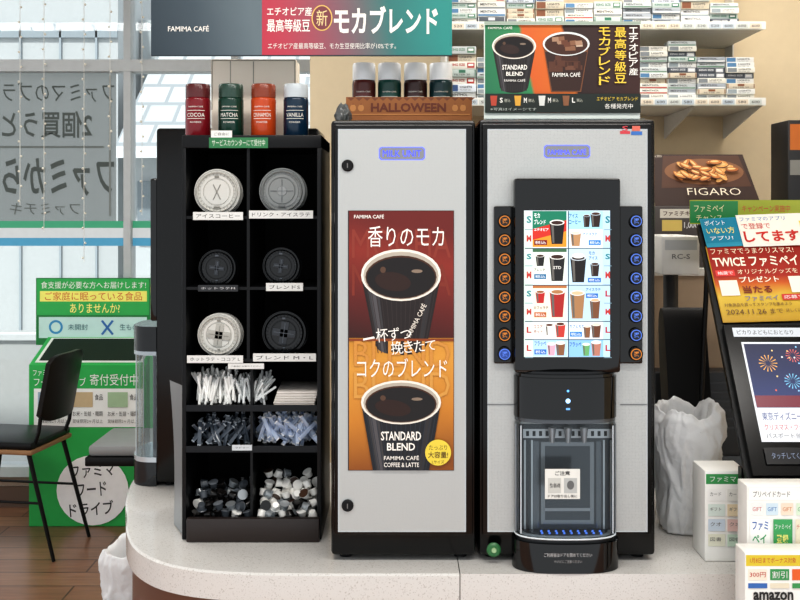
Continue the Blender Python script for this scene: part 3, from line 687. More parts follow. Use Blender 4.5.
podgrid([(BKB,m('#1d1a19',.2),'syrup_cup','small black syrup portion cup','syrup cup','black syrup cups in the bottom bins',9),(CLR,m('#a8acae',.25,.5),'syrup_cup','small clear grey syrup portion cup with silver lid','syrup cup','clear syrup cups in the bottom bins',5),(m('#4a4f55',.2),m('#7a7f85',.25),'syrup_cup','small grey syrup portion cup','syrup cup','grey syrup cups in the bottom bins',4),(WC,m('#f2f0ea',.25),'creamer','small white coffee creamer cup','creamer','creamers in the rack bottom bin',1)],X(190,DR),X(250,DR),6,4,4,lambda j:1.4+j)

def jar(cx,d,z0,w,h,col,txt,lidc,lab,grp,name='powder_jar',lf=.74):
    r=w/2; x=X(cx,d); 
    R=root(name,(x,d,z0),lab,'jar',grp)
    b=B(); b.lathe((x,d,z0),(0,0,1),[(r*.94,0),(r,.003),(r,h*(lf-.05)),(r*.97,h*(lf-.02)),(r*.92,h*lf)],m(col,.2),32)
    def wrap(vs,fs,zc,hh,ww,mt):
        q=[]
        for a,c_ in vs:
            an=(a-.5)*ww/r; q.append((x+math.sin(an)*(r+.0006),d-math.cos(an)*(r+.0006),z0+zc-hh/2+hh*c_))
        b.add(q,fs,mt)
    tm=m('#f0ece2')
    vs,fs=tgeo(txt,.0); wrap(vs,fs,h*.40,.009,w*.72,tm)
    sq=([(0,0),(.25,0),(.5,0),(.75,0),(1,0),(0,1),(.25,1),(.5,1),(.75,1),(1,1)],[(i,i+1,i+6,i+5) for i in range(4)])
    wrap(*sq,h*.485,.001,w*.74,tm); wrap(*sq,h*.33,.001,w*.74,tm)
    v2,f2=tgeo('FAMIMA CAFÉ',.0); wrap(v2,f2,h*.56,.0042,w*.6,tm); v2,f2=tgeo('POWDER',.0); wrap(v2,f2,h*.26,.004,w*.45,tm)
    emit(b,'jar_body',R)
    b=B(); b.lathe((x,d,z0+h*lf),(0,0,1),[(r*.97,0),(r*.98,.002),(r*.97,h*(1-lf)-.004),(r*.91,h*(1-lf)),(r*.6,h*(1-lf)),(r*.58,h*(1-lf)-.001),(0,h*(1-lf)-.001)],lidc,32)
    for k in range(3): b.lathe((x,d,z0+h*lf+.006+k*.006),(0,0,1),[(r*.985,0),(r*.985,.0012)],lidc,32)
    emit(b,'jar_lid',R,label='shaker cap')
DJ=2.32; zt_=Z(135.5,DR)+.0015
for cx,col,t,lc,l in ((198,'#7c1420','COCOA','#5d2628','dark red powder shaker jar with dull red cap'),(231,'#0e3a2e','MATCHA','#2f4a40','dark green powder shaker jar with greenish cap'),(263.5,'#c04a1e','CINNAMON','#8a3f28','orange powder shaker jar with brick-coloured cap'),(296,'#0b2a40','VANILLA','#c4ccd0','navy blue powder shaker jar with pale cap')):
    jar(cx,DJ,zt_,.058,.121,col,t,m(lc,.25),l,'shaker jars on the rack')
b=B(); d=2.42
b.box(X(211,d),X(296,d),d,d+.09,zt_,Z(59,d),m('#fff6e6',.7,n=.02),.002)
c=CV(b,d); c.rect(212,60,295,61,m('#a8a092')); c.rect(230,61,231,90,m('#b8b2a6')); c.rect(253,61.5,254,110,m('#a8a298')); c.rect(211.5,60,212.5,110,m('#a8a092')); c.rect(294.5,60,295.5,110,m('#a8a092'))
emit(b,'carton',label='plain white cardboard carton behind the jars',cat='box')
d=2.38; zc=TOPZ+.001; X0,X1=X(346,d),X(472,d); h=Z(97,d)-zc
b=B(); KB=m('#a2683c',.7)
b.box(X0,X1,d,d+.003,zc,zc+h,KB); b.box(X0,X1,d+.117,d+.12,zc,zc+h,KB); b.box(X0,X0+.003,d+.003,d+.117,zc,zc+h,KB); b.box(X1-.003,X1,d+.003,d+.117,zc,zc+h,KB); b.box(X0+.003,X1-.003,d+.003,d+.117,zc,zc+.003,KB)
c=CV(b,d); P1=m('#c98a4e'); P2=m('#7e4526')
for k in range(16): c.poly([(347+k*8,97.5),(351+k*8,101),(355+k*8,97.5)],P2); c.l-=1
c.l+=1
for k in (353,361,455,463): c.ell(k,108,3,3.4,P1); c.rect(k-.4,103.5,k+.4,105,P2)
c.text('HALLOWEEN',371,103,446,112,m('#6e3018'),.03); c.rect(348,114,470,115,P1)
emit(b,'display_tray',label='patterned tan and orange seasonal cardboard tray',cat='box')
LC=m('#ffffff',.25,n=.01)
for cx,col,t,l in ((364,'#5a2420','COCOA','red-brown spare powder jar with pale cap'),(389.5,'#1a4a42','MATCHA','teal spare powder jar with pale cap'),(415.5,'#3a1c1a','CINNAMON','brown spare powder jar with pale cap'),(441,'#16383c','VANILLA','dark teal spare powder jar with pale cap')):
    jar(cx,d+.05,zc+.0035,.057,.160,col,t,LC,l,'jars in the cardboard tray','powder_jar')

def bagmesh(c,rx,ry,h,mt,seed,prof,amp=1.0,sq=.8,seg=140,ri=64,lean=0):
    b=B(); vs=[];fs=[]
    def pr(t):
        for (t0,r0),(t1,r1) in zip(prof[:-1],prof[1:]):
            if t<=t1: 
                u=(t-t0)/max(1e-6,t1-t0); u=u*u*(3-2*u); return r0+(r1-r0)*u
        return prof[-1][1]
    def rid(q): return 1-2*abs(noise.noise(q))
    for i in range(ri+1):
        t=i/ri
        for k in range(seg):
            a=2*math.pi*k/seg; ca,sa=math.cos(a),math.sin(a)
            q=Vector((ca*1.5+seed,sa*1.5,t*1.7)); q=q+noise.noise_vector(q*1.5)*.6
            dsp=.10*noise.noise(q*1.1)+.040*(rid(q*2.2+Vector((5,1,2)))-.5)+.016*(rid(q*5)-.5)+.007*(rid(q*11)-.5)
            rr=pr(t)*(1+amp*dsp*1.5)
            z=h*t+h*.09*amp*noise.noise(Vector((ca*1.6,sa*1.6,seed)))*max(0,(t-.4))*1.6+(h*.03*noise.noise(Vector((ca*5,sa*5,seed))) if t>.9 else 0)
            cx_=math.copysign(abs(ca)**sq,ca); sy_=math.copysign(abs(sa)**sq,sa)
            vs.append((c[0]+rx*cx_*rr+lean*t,c[1]+ry*sy_*rr,c[2]+z))
    for j,(f,dz) in enumerate(((.97,.002),(.9,-.012),(.84,-.05),(.8,-.10))):
        for k in range(seg):
            v=vs[ri*seg+k]; vs.append((c[0]+lean+(v[0]-c[0]-lean)*f,c[1]+(v[1]-c[1])*f,v[2]+dz*h/.27))
    for i in range(ri+4):
        for k in range(seg):
            k2=(k+1)%seg; fs.append((i*seg+k,i*seg+k2,(i+1)*seg+k2,(i+1)*seg+k))
    fs.append(tuple(range(seg))[::-1]); b.add(vs,fs,mt); return b
# ================= SECOND MACHINE (side-on) =================
d=2.69; zb=CZ+.0005
R=root('coffee_machine',(-.5,d+.12,zb),'second black coffee machine turned sideways, seen from its flank','coffee machine')
b=B(); xl=X(156,d); b.box(xl,-.22,d,2.93,zb+.01,Z(128,d),BLK,.008)
for fx in (xl+.03,-.25): 
    for fy in (d+.03,2.9): b.cyl((fx,fy,zb),(fx,fy,zb+.012),.012,.012,BLKM)
emit(b,'body',R)
b=B(); b.box(X(148,d),xl-.0005,d+.02,2.91,Z(322,d),Z(178,d),GLB,.006); emit(b,'display_bezel',R,label='glossy black control surround seen edge-on')
def dshx(yc,hw,xb_,xf,n=20,p=.7):
    o=[]
    for i in range(n+1):
        t=math.pi*i/n; cs=math.cos(t);sn=math.sin(t); o.append((xb_-(xb_-xf)*abs(sn)**p,yc+hw*math.copysign(abs(cs)**p,cs)))
    return o
yc=d+.105; xf_=X(134,2.76)
b=B(); b.prism(dshx(yc,.1,xl-.0005,xf_),Z(352,d),Z(327,d),m('#15181b',.12)); b.prism(dshx(yc,.1,xl-.0005,xf_),Z(356,d),Z(352,d),m('#a9b0b4',.2,.6)); emit(b,'dispenser_head',R)
b=B(); b.prism(dshx(yc,.095,xl-.0005,xf_+.004),Z(458,d),Z(356,d),glass('#f4f8fa',.05,'side_acrylic',.04,fr=.5),caps=False)
qq=dshx(yc,.095,xl-.0005,xf_+.004)
for k in (4,8,14): b.cyl((qq[k][0],qq[k][1],Z(458,d)),(qq[k][0],qq[k][1],Z(356,d)),.0016,.0016,m('#dfe6ea',.15),6)  # pale rods shaped to imitate highlights along the clear door
emit(b,'bay_door',R,label='clear curved acrylic cup bay door')
b=B(); b.cyl((xl-.022,yc,Z(458,d)),(xl-.022,yc,Z(356,d)),.012,.012,m('#3a3f43',.2,.4)); b.box(xl-.006,xl-.001,yc-.08,yc+.08,Z(458,d),Z(356,d),m('#1a1d20',.3)); emit(b,'back_plate',R)
b=B(); b.prism(dshx(yc,.1,xl-.0005,xf_),zb,Z(463,d),m('#1c1f22',.12)); b.prism(dshx(yc,.1,xl-.0005,xf_),Z(463,d),Z(458,d),m('#c3cace',.2,.6)); emit(b,'drip_base',R)
b=B(); n=10; vs=[]
for i in range(n+1):
    t=i/n; z=CZ+.004+.34*t; bow=.022*math.sin(math.pi*t*.9)
    vs+=[(X(168,2.3)-.012*t+bow*.3,2.36,z+.0),(X(181,2.27)+bow*.2,2.285,z)]
b.add(vs,[(i*2,i*2+1,i*2+3,i*2+2) for i in range(n)],glass('#c9cdcf',.1,'frosted_sheet',.2,white=.55))
emit(b,'plastic_sheet',label='pale translucent plastic sheet leaning beside the rack',cat='sheet')

# ================= GREEN DONATION BOX =================
d=4.74; DPB=.26
R=root('donation_box',(X(90,d),d+.13,0),'green cardboard food donation box with printed sign board','donation box')
GR=m('#2fae55',.6); GD=m('#1d7f40',.6)
xa_,xb_=X(29,d),X(146,d)
b=B(); zt_=Z(365,d); zk=Z(337,d+DPB)
b.yz([(d,0.001),(d+DPB,0.001),(d+DPB,zk),(d,zt_)],xa_,xb_,GR)
c=CV(b,d,st=.0004)
c.text('ファミマ',33,370,52,376,WT,.0); c.text('フードドライブ',34,377.5,86,386,WT,.0); c.text('寄付受付中',90,374,138,385.5,WT,.0)
c.rect(34,388.5,143,427,m('#f0f3f0')); 
for i in range(3): c.rect(38+i*35,392,58+i*35,407,m(['#9db4c4','#c9b48f','#a8c4a0'][i])); c.text('食品',60+i*35,394,68+i*35,400,m('#444444'),0); c.text('お米・缶詰・麺類',38+i*35,411,68+i*35,416,m('#555555'),0); c.text('賞味期限2ヶ月以上',38+i*35,419,68+i*35,423,m('#777777'),0)
c.ell(93,490,36,35,m('#f8f9f8')); DG=m('#2f2f2f')
c.text('ファミマ',71,464,115,477,DG,.01,rot=-.08); c.text('フード',77,482,107,496,DG,.01,rot=-.08); c.text('ドライブ',70,501,114,515,DG,.01,rot=-.08)
emit(b,'box_body',R)
b=B(); sl=(zk-zt_)/DPB
def onslope(pts,dz,mt): b.add([(x,y,zt_+sl*(y-d)+dz) for x,y in pts],[(0,1,2,3)],mt)
onslope([(xa_+.02,d+.02),(xb_-.02,d+.02),(xb_-.02,d+.25),(xa_+.02,d+.25)],.0012,m('#e4e8e4',.6))
onslope([(xa_+.035,d+.035),(xb_-.035,d+.035),(xb_-.035,d+.24),(xa_+.035,d+.24)],.0025,m('#0a2414',.8))
emit(b,'slot',R,label='dark opening with white edge on the sloped top')
b=B(); ds=d+DPB+.001
b.box(X(36,ds),X(150,ds),ds,ds+.012,Z(345,ds),Z(278,ds),GD)
c=CV(b,ds,st=.0003); c.rect(37,279,149,315,m('#2fae55')); c.text('食支援が必要な方へお届けします!',41,281.5,146,288.5,WT,.0)
c.rect(40,291,147,301.5,m('#f4f07a')); c.text('ご家庭に眠っている食品',45,292,142,300.5,m('#d0602a'),.0)
c.text('ありませんか?',70,303.5,120,313,m('#f8f48a'),.01)
c.rect(39,317,147,338,m('#c3e6e0')); c.ell(56,327,7,7,m('#2f8fc0')); c.ell(56,327,4.8,4.8,m('#c3e6e0')); 
c.poly([(101,321),(103,320),(114,334),(112,335)],m('#2f6fb0')); c.poly([(112,320),(114,321),(103,335),(101,334)],m('#2f6fb0')); c.text('未開封',68,324,88,330,m('#2c6a70'),0); c.text('生もの',120,324,138,330,m('#2c6a70'),0)
emit(b,'sign_board',R,label='green and yellow sign board')

# ================= CHAIR =================
BL=m('#0c0d0e',.4,sp=.3); WD=m('#94704e',.5)
def chair_build():
    M=Matrix.Translation((X(15,4.47),4.47,0))@Matrix.Rotation(math.radians(-9),4,'Z')@Matrix.Diagonal((.88,.88,.97,1))
    R=root('dining_chair',M@Vector((0,0,0)),'black chair with padded seat, wooden seat edge and metal legs','chair')
    def E_(b,n,l=None,par=R): return emit(b.tf(M),n,par,label=l)
    b=B(); b.box(-.23,.2,-.2,.2,.485,.52,BL,.012); b.box(-.235,.205,-.205,.205,.465,.486,WD,.006); E_(b,'seat','black pad on a light wood edge')
    for sx,sy in ((-1,-1),(-1,1),(1,-1),(1,1)):
        b=B(); b.cyl((sx*.17,sy*.17,.47),((.31 if sx>0 else -.25),sy*.185,0.001),.012,.009,BL,10); E_(b,'leg')
    for sy in (-1,1):
        b=B(); b.tube([(.18,sy*.15,.475),(.215,sy*.155,.56),(.262,sy*.155,.86)],.010,BL,8); E_(b,'back_post')
    def shell(o0,o1,zi,mt,b):
        vs=[]
        for i in range(13):
            y=(-.17-zi)+(.34+2*zi)*i/12; u_=i/6-1; bow=.03*(1-u_**2); rnd=.035*abs(u_)**6
            for z,ox in ((.60-zi+rnd,.222),(.90+zi-rnd,.272)): vs+= [(ox+bow+o0,y,z),(ox+bow+o1,y,z)]
        fs=[]
        for i in range(12):
            a=i*4;q=a+4
            fs+=[(a,a+2,q+2,q),(a+1,q+1,q+3,a+3),(a+2,a+3,q+3,q+2),(a,q,q+1,a+1)]
        fs+=[(0,1,3,2),(48,50,51,49)]
        b.add(vs,fs,mt)
    b=B(); shell(-.012,.012,.0,m('#15110f',.4,sp=.3),b); E_(b,'backrest','dark padded backrest')
    for sy in (-1,1):
        b=B(); b.tube([(-.21,sy*.177,.25),(.24,sy*.177,.25)],.006,BL); E_(b,'stretcher')
chair_build()
d=4.2; xc=X(154,d)
R=root('stool',(xc,d,0),'grey padded square stool with black rim and centre pole','stool')
b=B(); b.box(xc-.225,xc+.2,d-.17,d+.17,.505,.55,m('#8a8c8c',.5),.014); b.box(xc-.235,xc+.205,d-.18,d+.18,.468,.505,BL,.006); emit(b,'seat',R)
b=B(); b.cyl((xc,d,.03),(xc,d,.468),.025,.025,BL); emit(b,'pole',R)
b=B(); b.lathe((xc,d,.001),(0,0,1),[(.15,0),(.15,.012),(.04,.03),(0,.03)],BL,32); emit(b,'base',R)

WBX=-.80
R=root('waste_bin',(WBX,3.1,0),'small bin lined with a white plastic bag','bin')
b=B(); b.lathe((WBX,3.1,.001),(0,0,1),[(.08,0),(.095,.30),(.092,.30),(.08,.01),(0,.01)],m('#5a5c5e',.5),28); emit(b,'bin_body',R)
b=bagmesh((WBX,3.1,.10),.115,.115,.36,BAG,5,[(0,.86),(.3,.98),(.7,1.0),(.92,1.06),(1,1.0)],1.0,sq=.9); emit(b,'bin_liner',R,label='draped white plastic bag',sharp=180)
b=bagmesh((X(343,2.30),2.30,TOPZ+.001),.018,.03,.05,glass('#8a8f90',.15,'grey_plastic_bag',.2,white=.55),8,[(0,.8),(.5,1.1),(1,.6)],2,seg=60,ri=24); emit(b,'plastic_bag',label='small grey crumpled plastic bag on the milk unit',cat='bag',sharp=180)

# ================= RIGHT SIDE =================
ds=3.55; XL,XR=X(448,ds),X(765,ds)
R=root('wall_shelf',((XL+XR)/2,3.98,Z(105,ds)),'white wall shelves stocked with small cartons and packs','shelf')
SW=m('#d0d0ca',.5)
for yy,xr in ((99,765),(23,765)):
    b=B(); zz=Z(yy,ds); b.box(XL,X(xr,ds),ds,3.995,zz-.02,zz,SW); b.box(XL,X(xr,ds),ds-.008,ds-.0005,zz-.024,zz+.004,m('#deded8',.4))
    c=CV(b,ds-.008)
    k=452
    while k<755:
        c.rect(k,yy+.6,k+12,yy+5.6,m(random.choice(['#c3c8c3','#d8ccb8','#b5c0c8']))); c.text(random.choice(['580','600','520']),k+2,yy+1.8,k+10,yy+4.4,m('#444444')); k+=13.5
    emit(b,'shelf_board',R)
for xx in (XL,X(697,ds),XR-.006):
    b=B(); b.yz([(ds+.02,Z(99,ds)-.021),(3.995,Z(99,ds)-.021),(3.995,Z(99,ds)-.11)],xx,xx+.006,SW); emit(b,'bracket',R)
b=B(); b.box(XL-.01,XL-.002,ds,3.995,Z(99,ds)-.02,2.5,SW); emit(b,'side_panel',R)
b=B(); b.box(XR+.001,XR+.006,3.9,3.995,Z(99,ds)-.02,2.5,SW); emit(b,'side_panel',R)
COLN={'#d6d7d4':'white','#bfc5c5':'pale grey','#aebab5':'grey-green','#c3b9a5':'cream','#dad8ce':'ivory','#9aa1a8':'silver grey','#4a5058':'dark grey','#c9d0d8':'bluish white'}
def packproto(col,band,i,wd,ht):
    b=B(); b.box(-wd/2,wd/2,0,.06,0,ht,m(col,.4),.001)
    c=CV(b,o=(-wd/2,0,ht),U=(.001,0,0),V=(0,0,-.001),N=(0,-1,0),st=.0003)
    w=wd*1000; hh=ht*1000
    k=i%4
    if k==0: c.rect(3,2,w*.35,hh-2,m(band)); c.text('LIGHTS',w*.42,hh*.2,w*.85,hh*.5,m('#444444'),.02); c.text('FILTER 20',w*.42,hh*.65,w*.8,hh*.85,m('#777777'),.0)
    elif k==1: c.rect(2,hh*.68,w-2,hh-2,m(band)); c.text('MENTHOL',w*.1,hh*.15,w*.7,hh*.5,m('#444444'),.02)
    elif k==2: c.text('KING SIZE',w*.08,hh*.25,w*.6,hh*.6,m(band),.03); c.rect(w*.68,hh*.15,w*.94,hh*.85,m(band)); c.rect(w*.72,hh*.3,w*.90,hh*.6,m('#e8e8e4'))
    else: c.rect(w*.38,hh*.1,w*.62,hh*.5,m(band)); c.text('FILTER 20',w*.22,hh*.6,w*.78,hh*.85,m('#555555'),.01); c.rect(2,2,5,hh-2,m(band)); c.rect(w-5,2,w-2,hh-2,m(band))
    return emit(b,'cigarette_pack',label='%s flat tobacco carton stacked on the shelf'%COLN[col],cat='carton',group='cartons on the wall shelves',origin=(0,0,0))
protos={}; combos=[('#d6d7d4','#4f7aa0'),('#bfc5c5','#5a8068'),('#aebab5','#2f6a52'),('#c3b9a5','#7a4a30'),('#dad8ce','#7a8084'),('#9aa1a8','#e0e0de'),('#4a5058','#c8cacc'),('#c9d0d8','#2a4a78'),('#d6d7d4','#8a9498'),('#dad8ce','#a8332c')]
for hk,ht in enumerate((.0185,.0265)):
    for i,(a,c_) in enumerate(combos): protos[(hk,i)]=[packproto(a,c_,i+hk,.1,ht),False,ht]
def place_pack(x,y,z,hk):
    p=protos[(hk,random.choice([0,0,1,2,3,4,4,5,6,7,8,8,9]))]
    if not p[1]: p[0].location=(x,y,z); p[1]=True
    else: copy(p[0],(x,y,z))
    return p[2]
for shelfy,cols,top in ((99,[462.5,491.5]+[655+29.3*i for i in range(4)],40),(23,[463+29.3*i for i in range(10)],-12)):
    for cx in cols:
        z=Z(shelfy,ds)+.001; hk=random.choice([0,0,1]); zt2=Z(top+random.choice([0,4,10,16]),ds)
        while z<zt2: z+=place_pack(X(cx,ds),ds+.02+random.choice([0,.006,.012]),z,hk)+.0006
for k,p in protos.items():
    if not p[1]: p[0].location=(X(540,ds)+.11*(k[1]%2),ds+.02,Z(99,ds)+.001+.032*(k[1]//2)+.16*k[0])

b=B(); b.box(.6,2.6,2.98,3.5,0,Z(275,3.0),m('#a8937c',.6)); b.box(.58,2.62,2.96,3.52,Z(275,3.0)+.0005,Z(268,3.0),m('#c9c6be',.4))
emit(b,'service_counter',label='beige back counter with pale top',cat='counter')
ztop=Z(268,3.0)
d=3.0
b=B()
b.box(X(656,d),X(800,d),d+.02,d+.3,ztop+.001,Z(206,d),m('#4a4340',.5),.004)
c=CV(b,d+.02); c.rect(660,209,700,218,m('#ddd8cc')); c.text('ファミチキ',663,211,690,216,m('#4a2a20'),.02); c.rect(662,220,682,231,m('#d9c06a')); c.text('1,000',684,222,698,229,m('#d8d8d8'),.02); c.rect(702,210,795,262,m('#30363a',.2))
emit(b,'warmer_case',label='dark hot snack case on the back counter',cat='display case')
b=B(); zz=Z(206,d)+.001; th=math.radians(28); wv=X(765,d)-X(660,d); hv=.16
U=Vector((.001,0,0)); V=Vector((0,-math.sin(th),-math.cos(th)))*.001; N=Vector((0,-math.cos(th),math.sin(th)))
hh=hv/math.cos(th)*1000
o=Vector((X(658,d),d+.03,zz))-V*hh
W_=wv*1000
q=[o,o+U*W_*.93,o+U*W_*1.02+V*hh,o+V*hh]; 
b.add([p_ for p_ in q]+[p_-N*.004 for p_ in q],[(0,1,2,3),(7,6,5,4),(0,4,5,1),(1,5,6,2),(2,6,7,3),(3,7,4,0)],m('#2e170e',.5))
c=CV(b,o=o,U=U,V=V,N=N,st=.0004)
c.poly([(44,6),(278,4),(302,114),(26,120)],m('#4a2a18')); c.ell(164,62,122,46,m('#7a5030'),32)
st_=random.getstate(); random.seed(21)
for i in range(46):
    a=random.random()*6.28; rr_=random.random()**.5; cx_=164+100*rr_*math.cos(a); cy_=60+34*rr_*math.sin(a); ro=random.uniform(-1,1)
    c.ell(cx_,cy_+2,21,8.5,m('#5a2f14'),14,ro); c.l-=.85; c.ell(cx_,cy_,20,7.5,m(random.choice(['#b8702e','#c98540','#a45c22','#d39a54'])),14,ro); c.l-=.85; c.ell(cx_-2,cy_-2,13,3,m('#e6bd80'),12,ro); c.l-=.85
random.setstate(st_)
c.l+=3
c.text('FIGARO',100,126,262,150,m('#e6dcc8'),-.01); c.text('フィガロ',6,8,36,17,m('#e6dcc8'),.0)
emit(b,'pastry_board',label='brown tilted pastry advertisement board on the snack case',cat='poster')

d=2.62; 
b=B()
b.box(X(662,d),X(700,d),d,d+.2,Z(275,d),Z(236,d),m('#d9d8d4',.4),.006)
c=CV(b,d); c.rect(665,240,697,250,m('#b9bcc0')); c.text('RC-S',672,254,690,259,m('#777777'))
b.cyl((X(681,d),d+.1,CZ+.02),(X(681,d),d+.1,Z(275,d)),.02,.02,m('#333333'),16); b.lathe((X(681,d),d+.1,CZ+.001),(0,0,1),[(.07,0),(.07,.01),(.03,.02),(0,.02)],m('#333333'),24)
emit(b,'receipt_printer',label='white receipt printer raised on a pole stand',cat='printer')
d=2.46
R=root('payment_terminal',(X(690,d),d,CZ+.0005),'black curved payment terminal on a stand','terminal')
b=B(); pts=[(d,CZ+.15),(d+.05,CZ+.13),(d+.10,CZ+.3),(d+.12,CZ+.46),(d+.08,CZ+.49),(d+.04,CZ+.36)]
b.yz(catmull(pts+[pts[0]],4)[:-1],X(671,d),X(714,d),BLKM); emit(b,'screen_housing',R)
b=B(); b.cyl((X(690,d),d+.06,CZ+.015),(X(690,d),d+.06,CZ+.16),.018,.015,BL); b.lathe((X(690,d),d+.06,CZ+.001),(0,0,1),[(.055,0),(.055,.008),(.02,.018),(0,.018)],BL,24); emit(b,'stand',R)
d=2.86
b=B(); b.box(X(655,d),X(764,d),d,d+.085,CZ+.0008,Z(372,d),m('#141518',.4),.006)
for i in range(6): b.box(X(664,d),X(752,d),d-.002,d,Z(384+i*9,d),Z(382+i*9,d),m('#2a2d31',.4))
b.box(X(700,d),X(742,d),d-.003,d,Z(470,d),Z(456,d),m('#4a4e52',.3)); b.tube([(X(672,d),d-.01,Z(400,d)),(X(668,d),d-.03,Z(440,d)),(X(680,d),d-.04,CZ+.01)],.004,BLKM)
emit(b,'equipment_box',label='dark vented equipment box with a cable',cat='equipment')

d=2.34
R=root('waste_basket',(X(688,d),d,CZ+.0005),'small basket on the counter lined with a white plastic bag','bin')
b=B(); b.lathe((X(688,d),d,CZ+.001),(0,0,1),[(.045,0),(.052,.2),(.05,.2),(.043,.005),(0,.005)],m('#8a8c8e',.5),28); emit(b,'basket_body',R)
b=bagmesh((X(688,d),d,CZ+.004),.075,.073,.28,BAG,9,[(0,.84),(.12,.94),(.35,.88),(.6,.98),(.82,1.08),(.93,1.04),(1,.86)],1.0,lean=-.004); emit(b,'bin_liner',R,label='bulging creased white plastic bag',sharp=180)

th=math.atan2(.34,.515); U=Vector((.00217,0,0)); V=Vector((0,-math.sin(th),-math.cos(th)))*.00217; N=Vector((0,-math.cos(th),math.sin(th)))
o=Vector((.696,2.34,1.465))
R=root('display_stand',(.85,2.1,CZ+.0005),'black leaning counter display stand holding flyers and a tablet','display stand')
b=B(); Wd,Hd=160,284
q=[o,o+U*Wd,o+U*Wd+V*Hd,o+V*Hd]
b.add([p_ for p_ in q]+[p_-N*.012 for p_ in q],[(0,1,2,3),(7,6,5,4),(0,4,5,1),(1,5,6,2),(2,6,7,3),(3,7,4,0)],m('#0f1011',.4,sp=.3))
emit(b,'panel',R)
for uu in (12,150):
    b=B(); pA=o+U*uu+V*10-N*.013; b.cyl(pA,(pA.x,pA.y+.1,CZ+.002),.006,.006,BL,8); emit(b,'leg',R)
b=B(); pB=o+V*Hd; b.box(.70,1.04,pB.y+.05,pB.y+.07,CZ+.001,pB.z+.02,BL)
emit(b,'support',R)
def flyer(u0,v0,w,h,ang,lift,lab,fn,bg='#e8e4da'):
    b=B(); ca,sa=math.cos(ang),math.sin(ang)
    U2=(U.normalized()*ca+V.normalized()*sa)*.00217; V2=(V.normalized()*ca-U.normalized()*sa)*.00217
    oo=o+U*u0+V*v0+N*lift
    q=[oo,oo+U2*w,oo+U2*w+V2*h,oo+V2*h]; b.add([p_ for p_ in q]+[p_-N*.0012 for p_ in q],[(3,2,1,0),(4,5,6,7),(0,1,5,4),(1,2,6,5),(2,3,7,6),(3,0,4,7)],m(bg,.2))
    c=CV(b,o=oo,U=U2,V=V2,N=N,st=.0003); fn(c); emit(b,'flyer',R,label=lab)
RD=m('#c2332f',.25); GL=lambda h: m(h,.2)
def fa(c):
    c.rect(1,1,47,31,GL('#1f7f9a')); c.text('ポイント',4,3,26,9,WT,.0); c.text('いない方',4,12,34,20,m('#f2e26a'),.0); c.text('アプリ!',6,23,30,28,WT,.0)
def fb(c):
    c.rect(1,1,103,37,GL('#efe8da')); c.text('ファミマのアプリ',3,3,52,8.5,m('#2f6fb0'),.0); c.text('で登録で',3,11,34,18.5,RD,.0); c.text('してます',3,21,62,35,RD,.03)
    c.rect(66,10,100,34,GL('#f0d85a')); c.text('お得',70,14,94,30,RD,.02)
def fc(c):
    c.rect(1,1,127,89,grad([(0,'#b8902e'),(.35,'#d8b84a'),(.52,'#c8622e'),(.62,'#a8362c'),(1,'#96281f')],'y',r=.2))
    c.text('ファミマでうまクリスマス!',4,3,92,10,m('#f3e8c8'),.0); c.text('TWICE ファミペイ',4,13,94,26,m('#f7f0dc'),.02)
    c.rect(4,29.5,24,36.5,m('#d93a34')); c.text('抽選で',6,31,22,35,WT,.0); c.text('オリジナルグッズを',27,29,90,35,m('#f3e8c8'),.0); c.text('プレゼント',27,38,68,45,m('#f7f0dc'),.02)
    c.rect(5,42,24,60,m('#f0ead8')); c.rect(78,39,97,58,m('#f0ead8')); c.text('当たる',28,49,58,58,m('#7a1814'),.02); c.text('ファミペイ',28,61,62,67,m('#2f4fa0'),.0)
    c.text('対象商品を買ってスタンプを集めよう',5,69,74,73,m('#5a3a1a'),.0); c.rect(66,60,97,67,m('#c8362e')); c.text('応募する',68,61.5,95,65.5,WT,.0)
    c.text('2024.11.26',5,76.5,46,82,m('#5a3a1a'),.0); c.text('まで',50,76.5,63,82,m('#5a3a1a'),.0); c.text('詳しくはアプリで',66,77,98,81,m('#5a3a1a'),.0)
flyer(3,29,128,90,-.03,.006,'glossy orange-red and gold campaign flyer',fc,'#b8902e')
flyer(2,-5,52,36,-.06,.009,'glossy teal flyer with white lettering',fa,'#2f8fa8')
flyer(41,-9,106,40,-.04,.012,'glossy cream flyer with large red lettering',fb)
b=B(); c=CV(b,o=o,U=U,V=V,N=N,st=.0003)
q=[o+U*4+V*124+N*.004,o+U*158+V*124+N*.004,o+U*158+V*278+N*.004,o+U*4+V*278+N*.004]
b.add([p_ for p_ in q]+[p_+N*.012 for p_ in q],[(3,2,1,0),(4,5,6,7),(0,1,5,4),(1,2,6,5),(2,3,7,6),(3,0,4,7)],m('#08090a',.2,sp=.3))
c.l=54.5
c.rect(12,127,120,137,E('#dfe3e8',.8)); c.text('ピカりよどもにおとなり',16,129.5,72,134.5,E('#333333'),0)
c.rect(18,143,150,246,E('#eef0f4',.85))
c.rect(20,145,148,212,grad([(0,'#3a4a88'),(.5,'#26356a'),(1,'#1c2450')],'y',e=.8))
for k in range(50): c.ell(24+random.random()*118,148+random.random()*60,.9,.9,E(random.choice(['#f5d68a','#e86a4a','#9ad0f5','#ffffff'])),8); c.l-=1
c.l+=1
for cx,cy,r_,h_ in ((40,166,9,'#f0b45a'),(66,158,7,'#f07a6a'),(60,185,8,'#8ad0f0'),(95,170,12,'#f0c86a')):
    for j in range(14):
        a=j*2*math.pi/14; c.poly([(cx+2*math.cos(a),cy+2*math.sin(a)),(cx+r_*math.cos(a-.06),cy+r_*math.sin(a-.06)),(cx+r_*math.cos(a+.06),cy+r_*math.sin(a+.06))],E(h_)); c.l-=1
    c.l+=1
c.rect(20,200,148,212,E('#8a3a4a',.7))
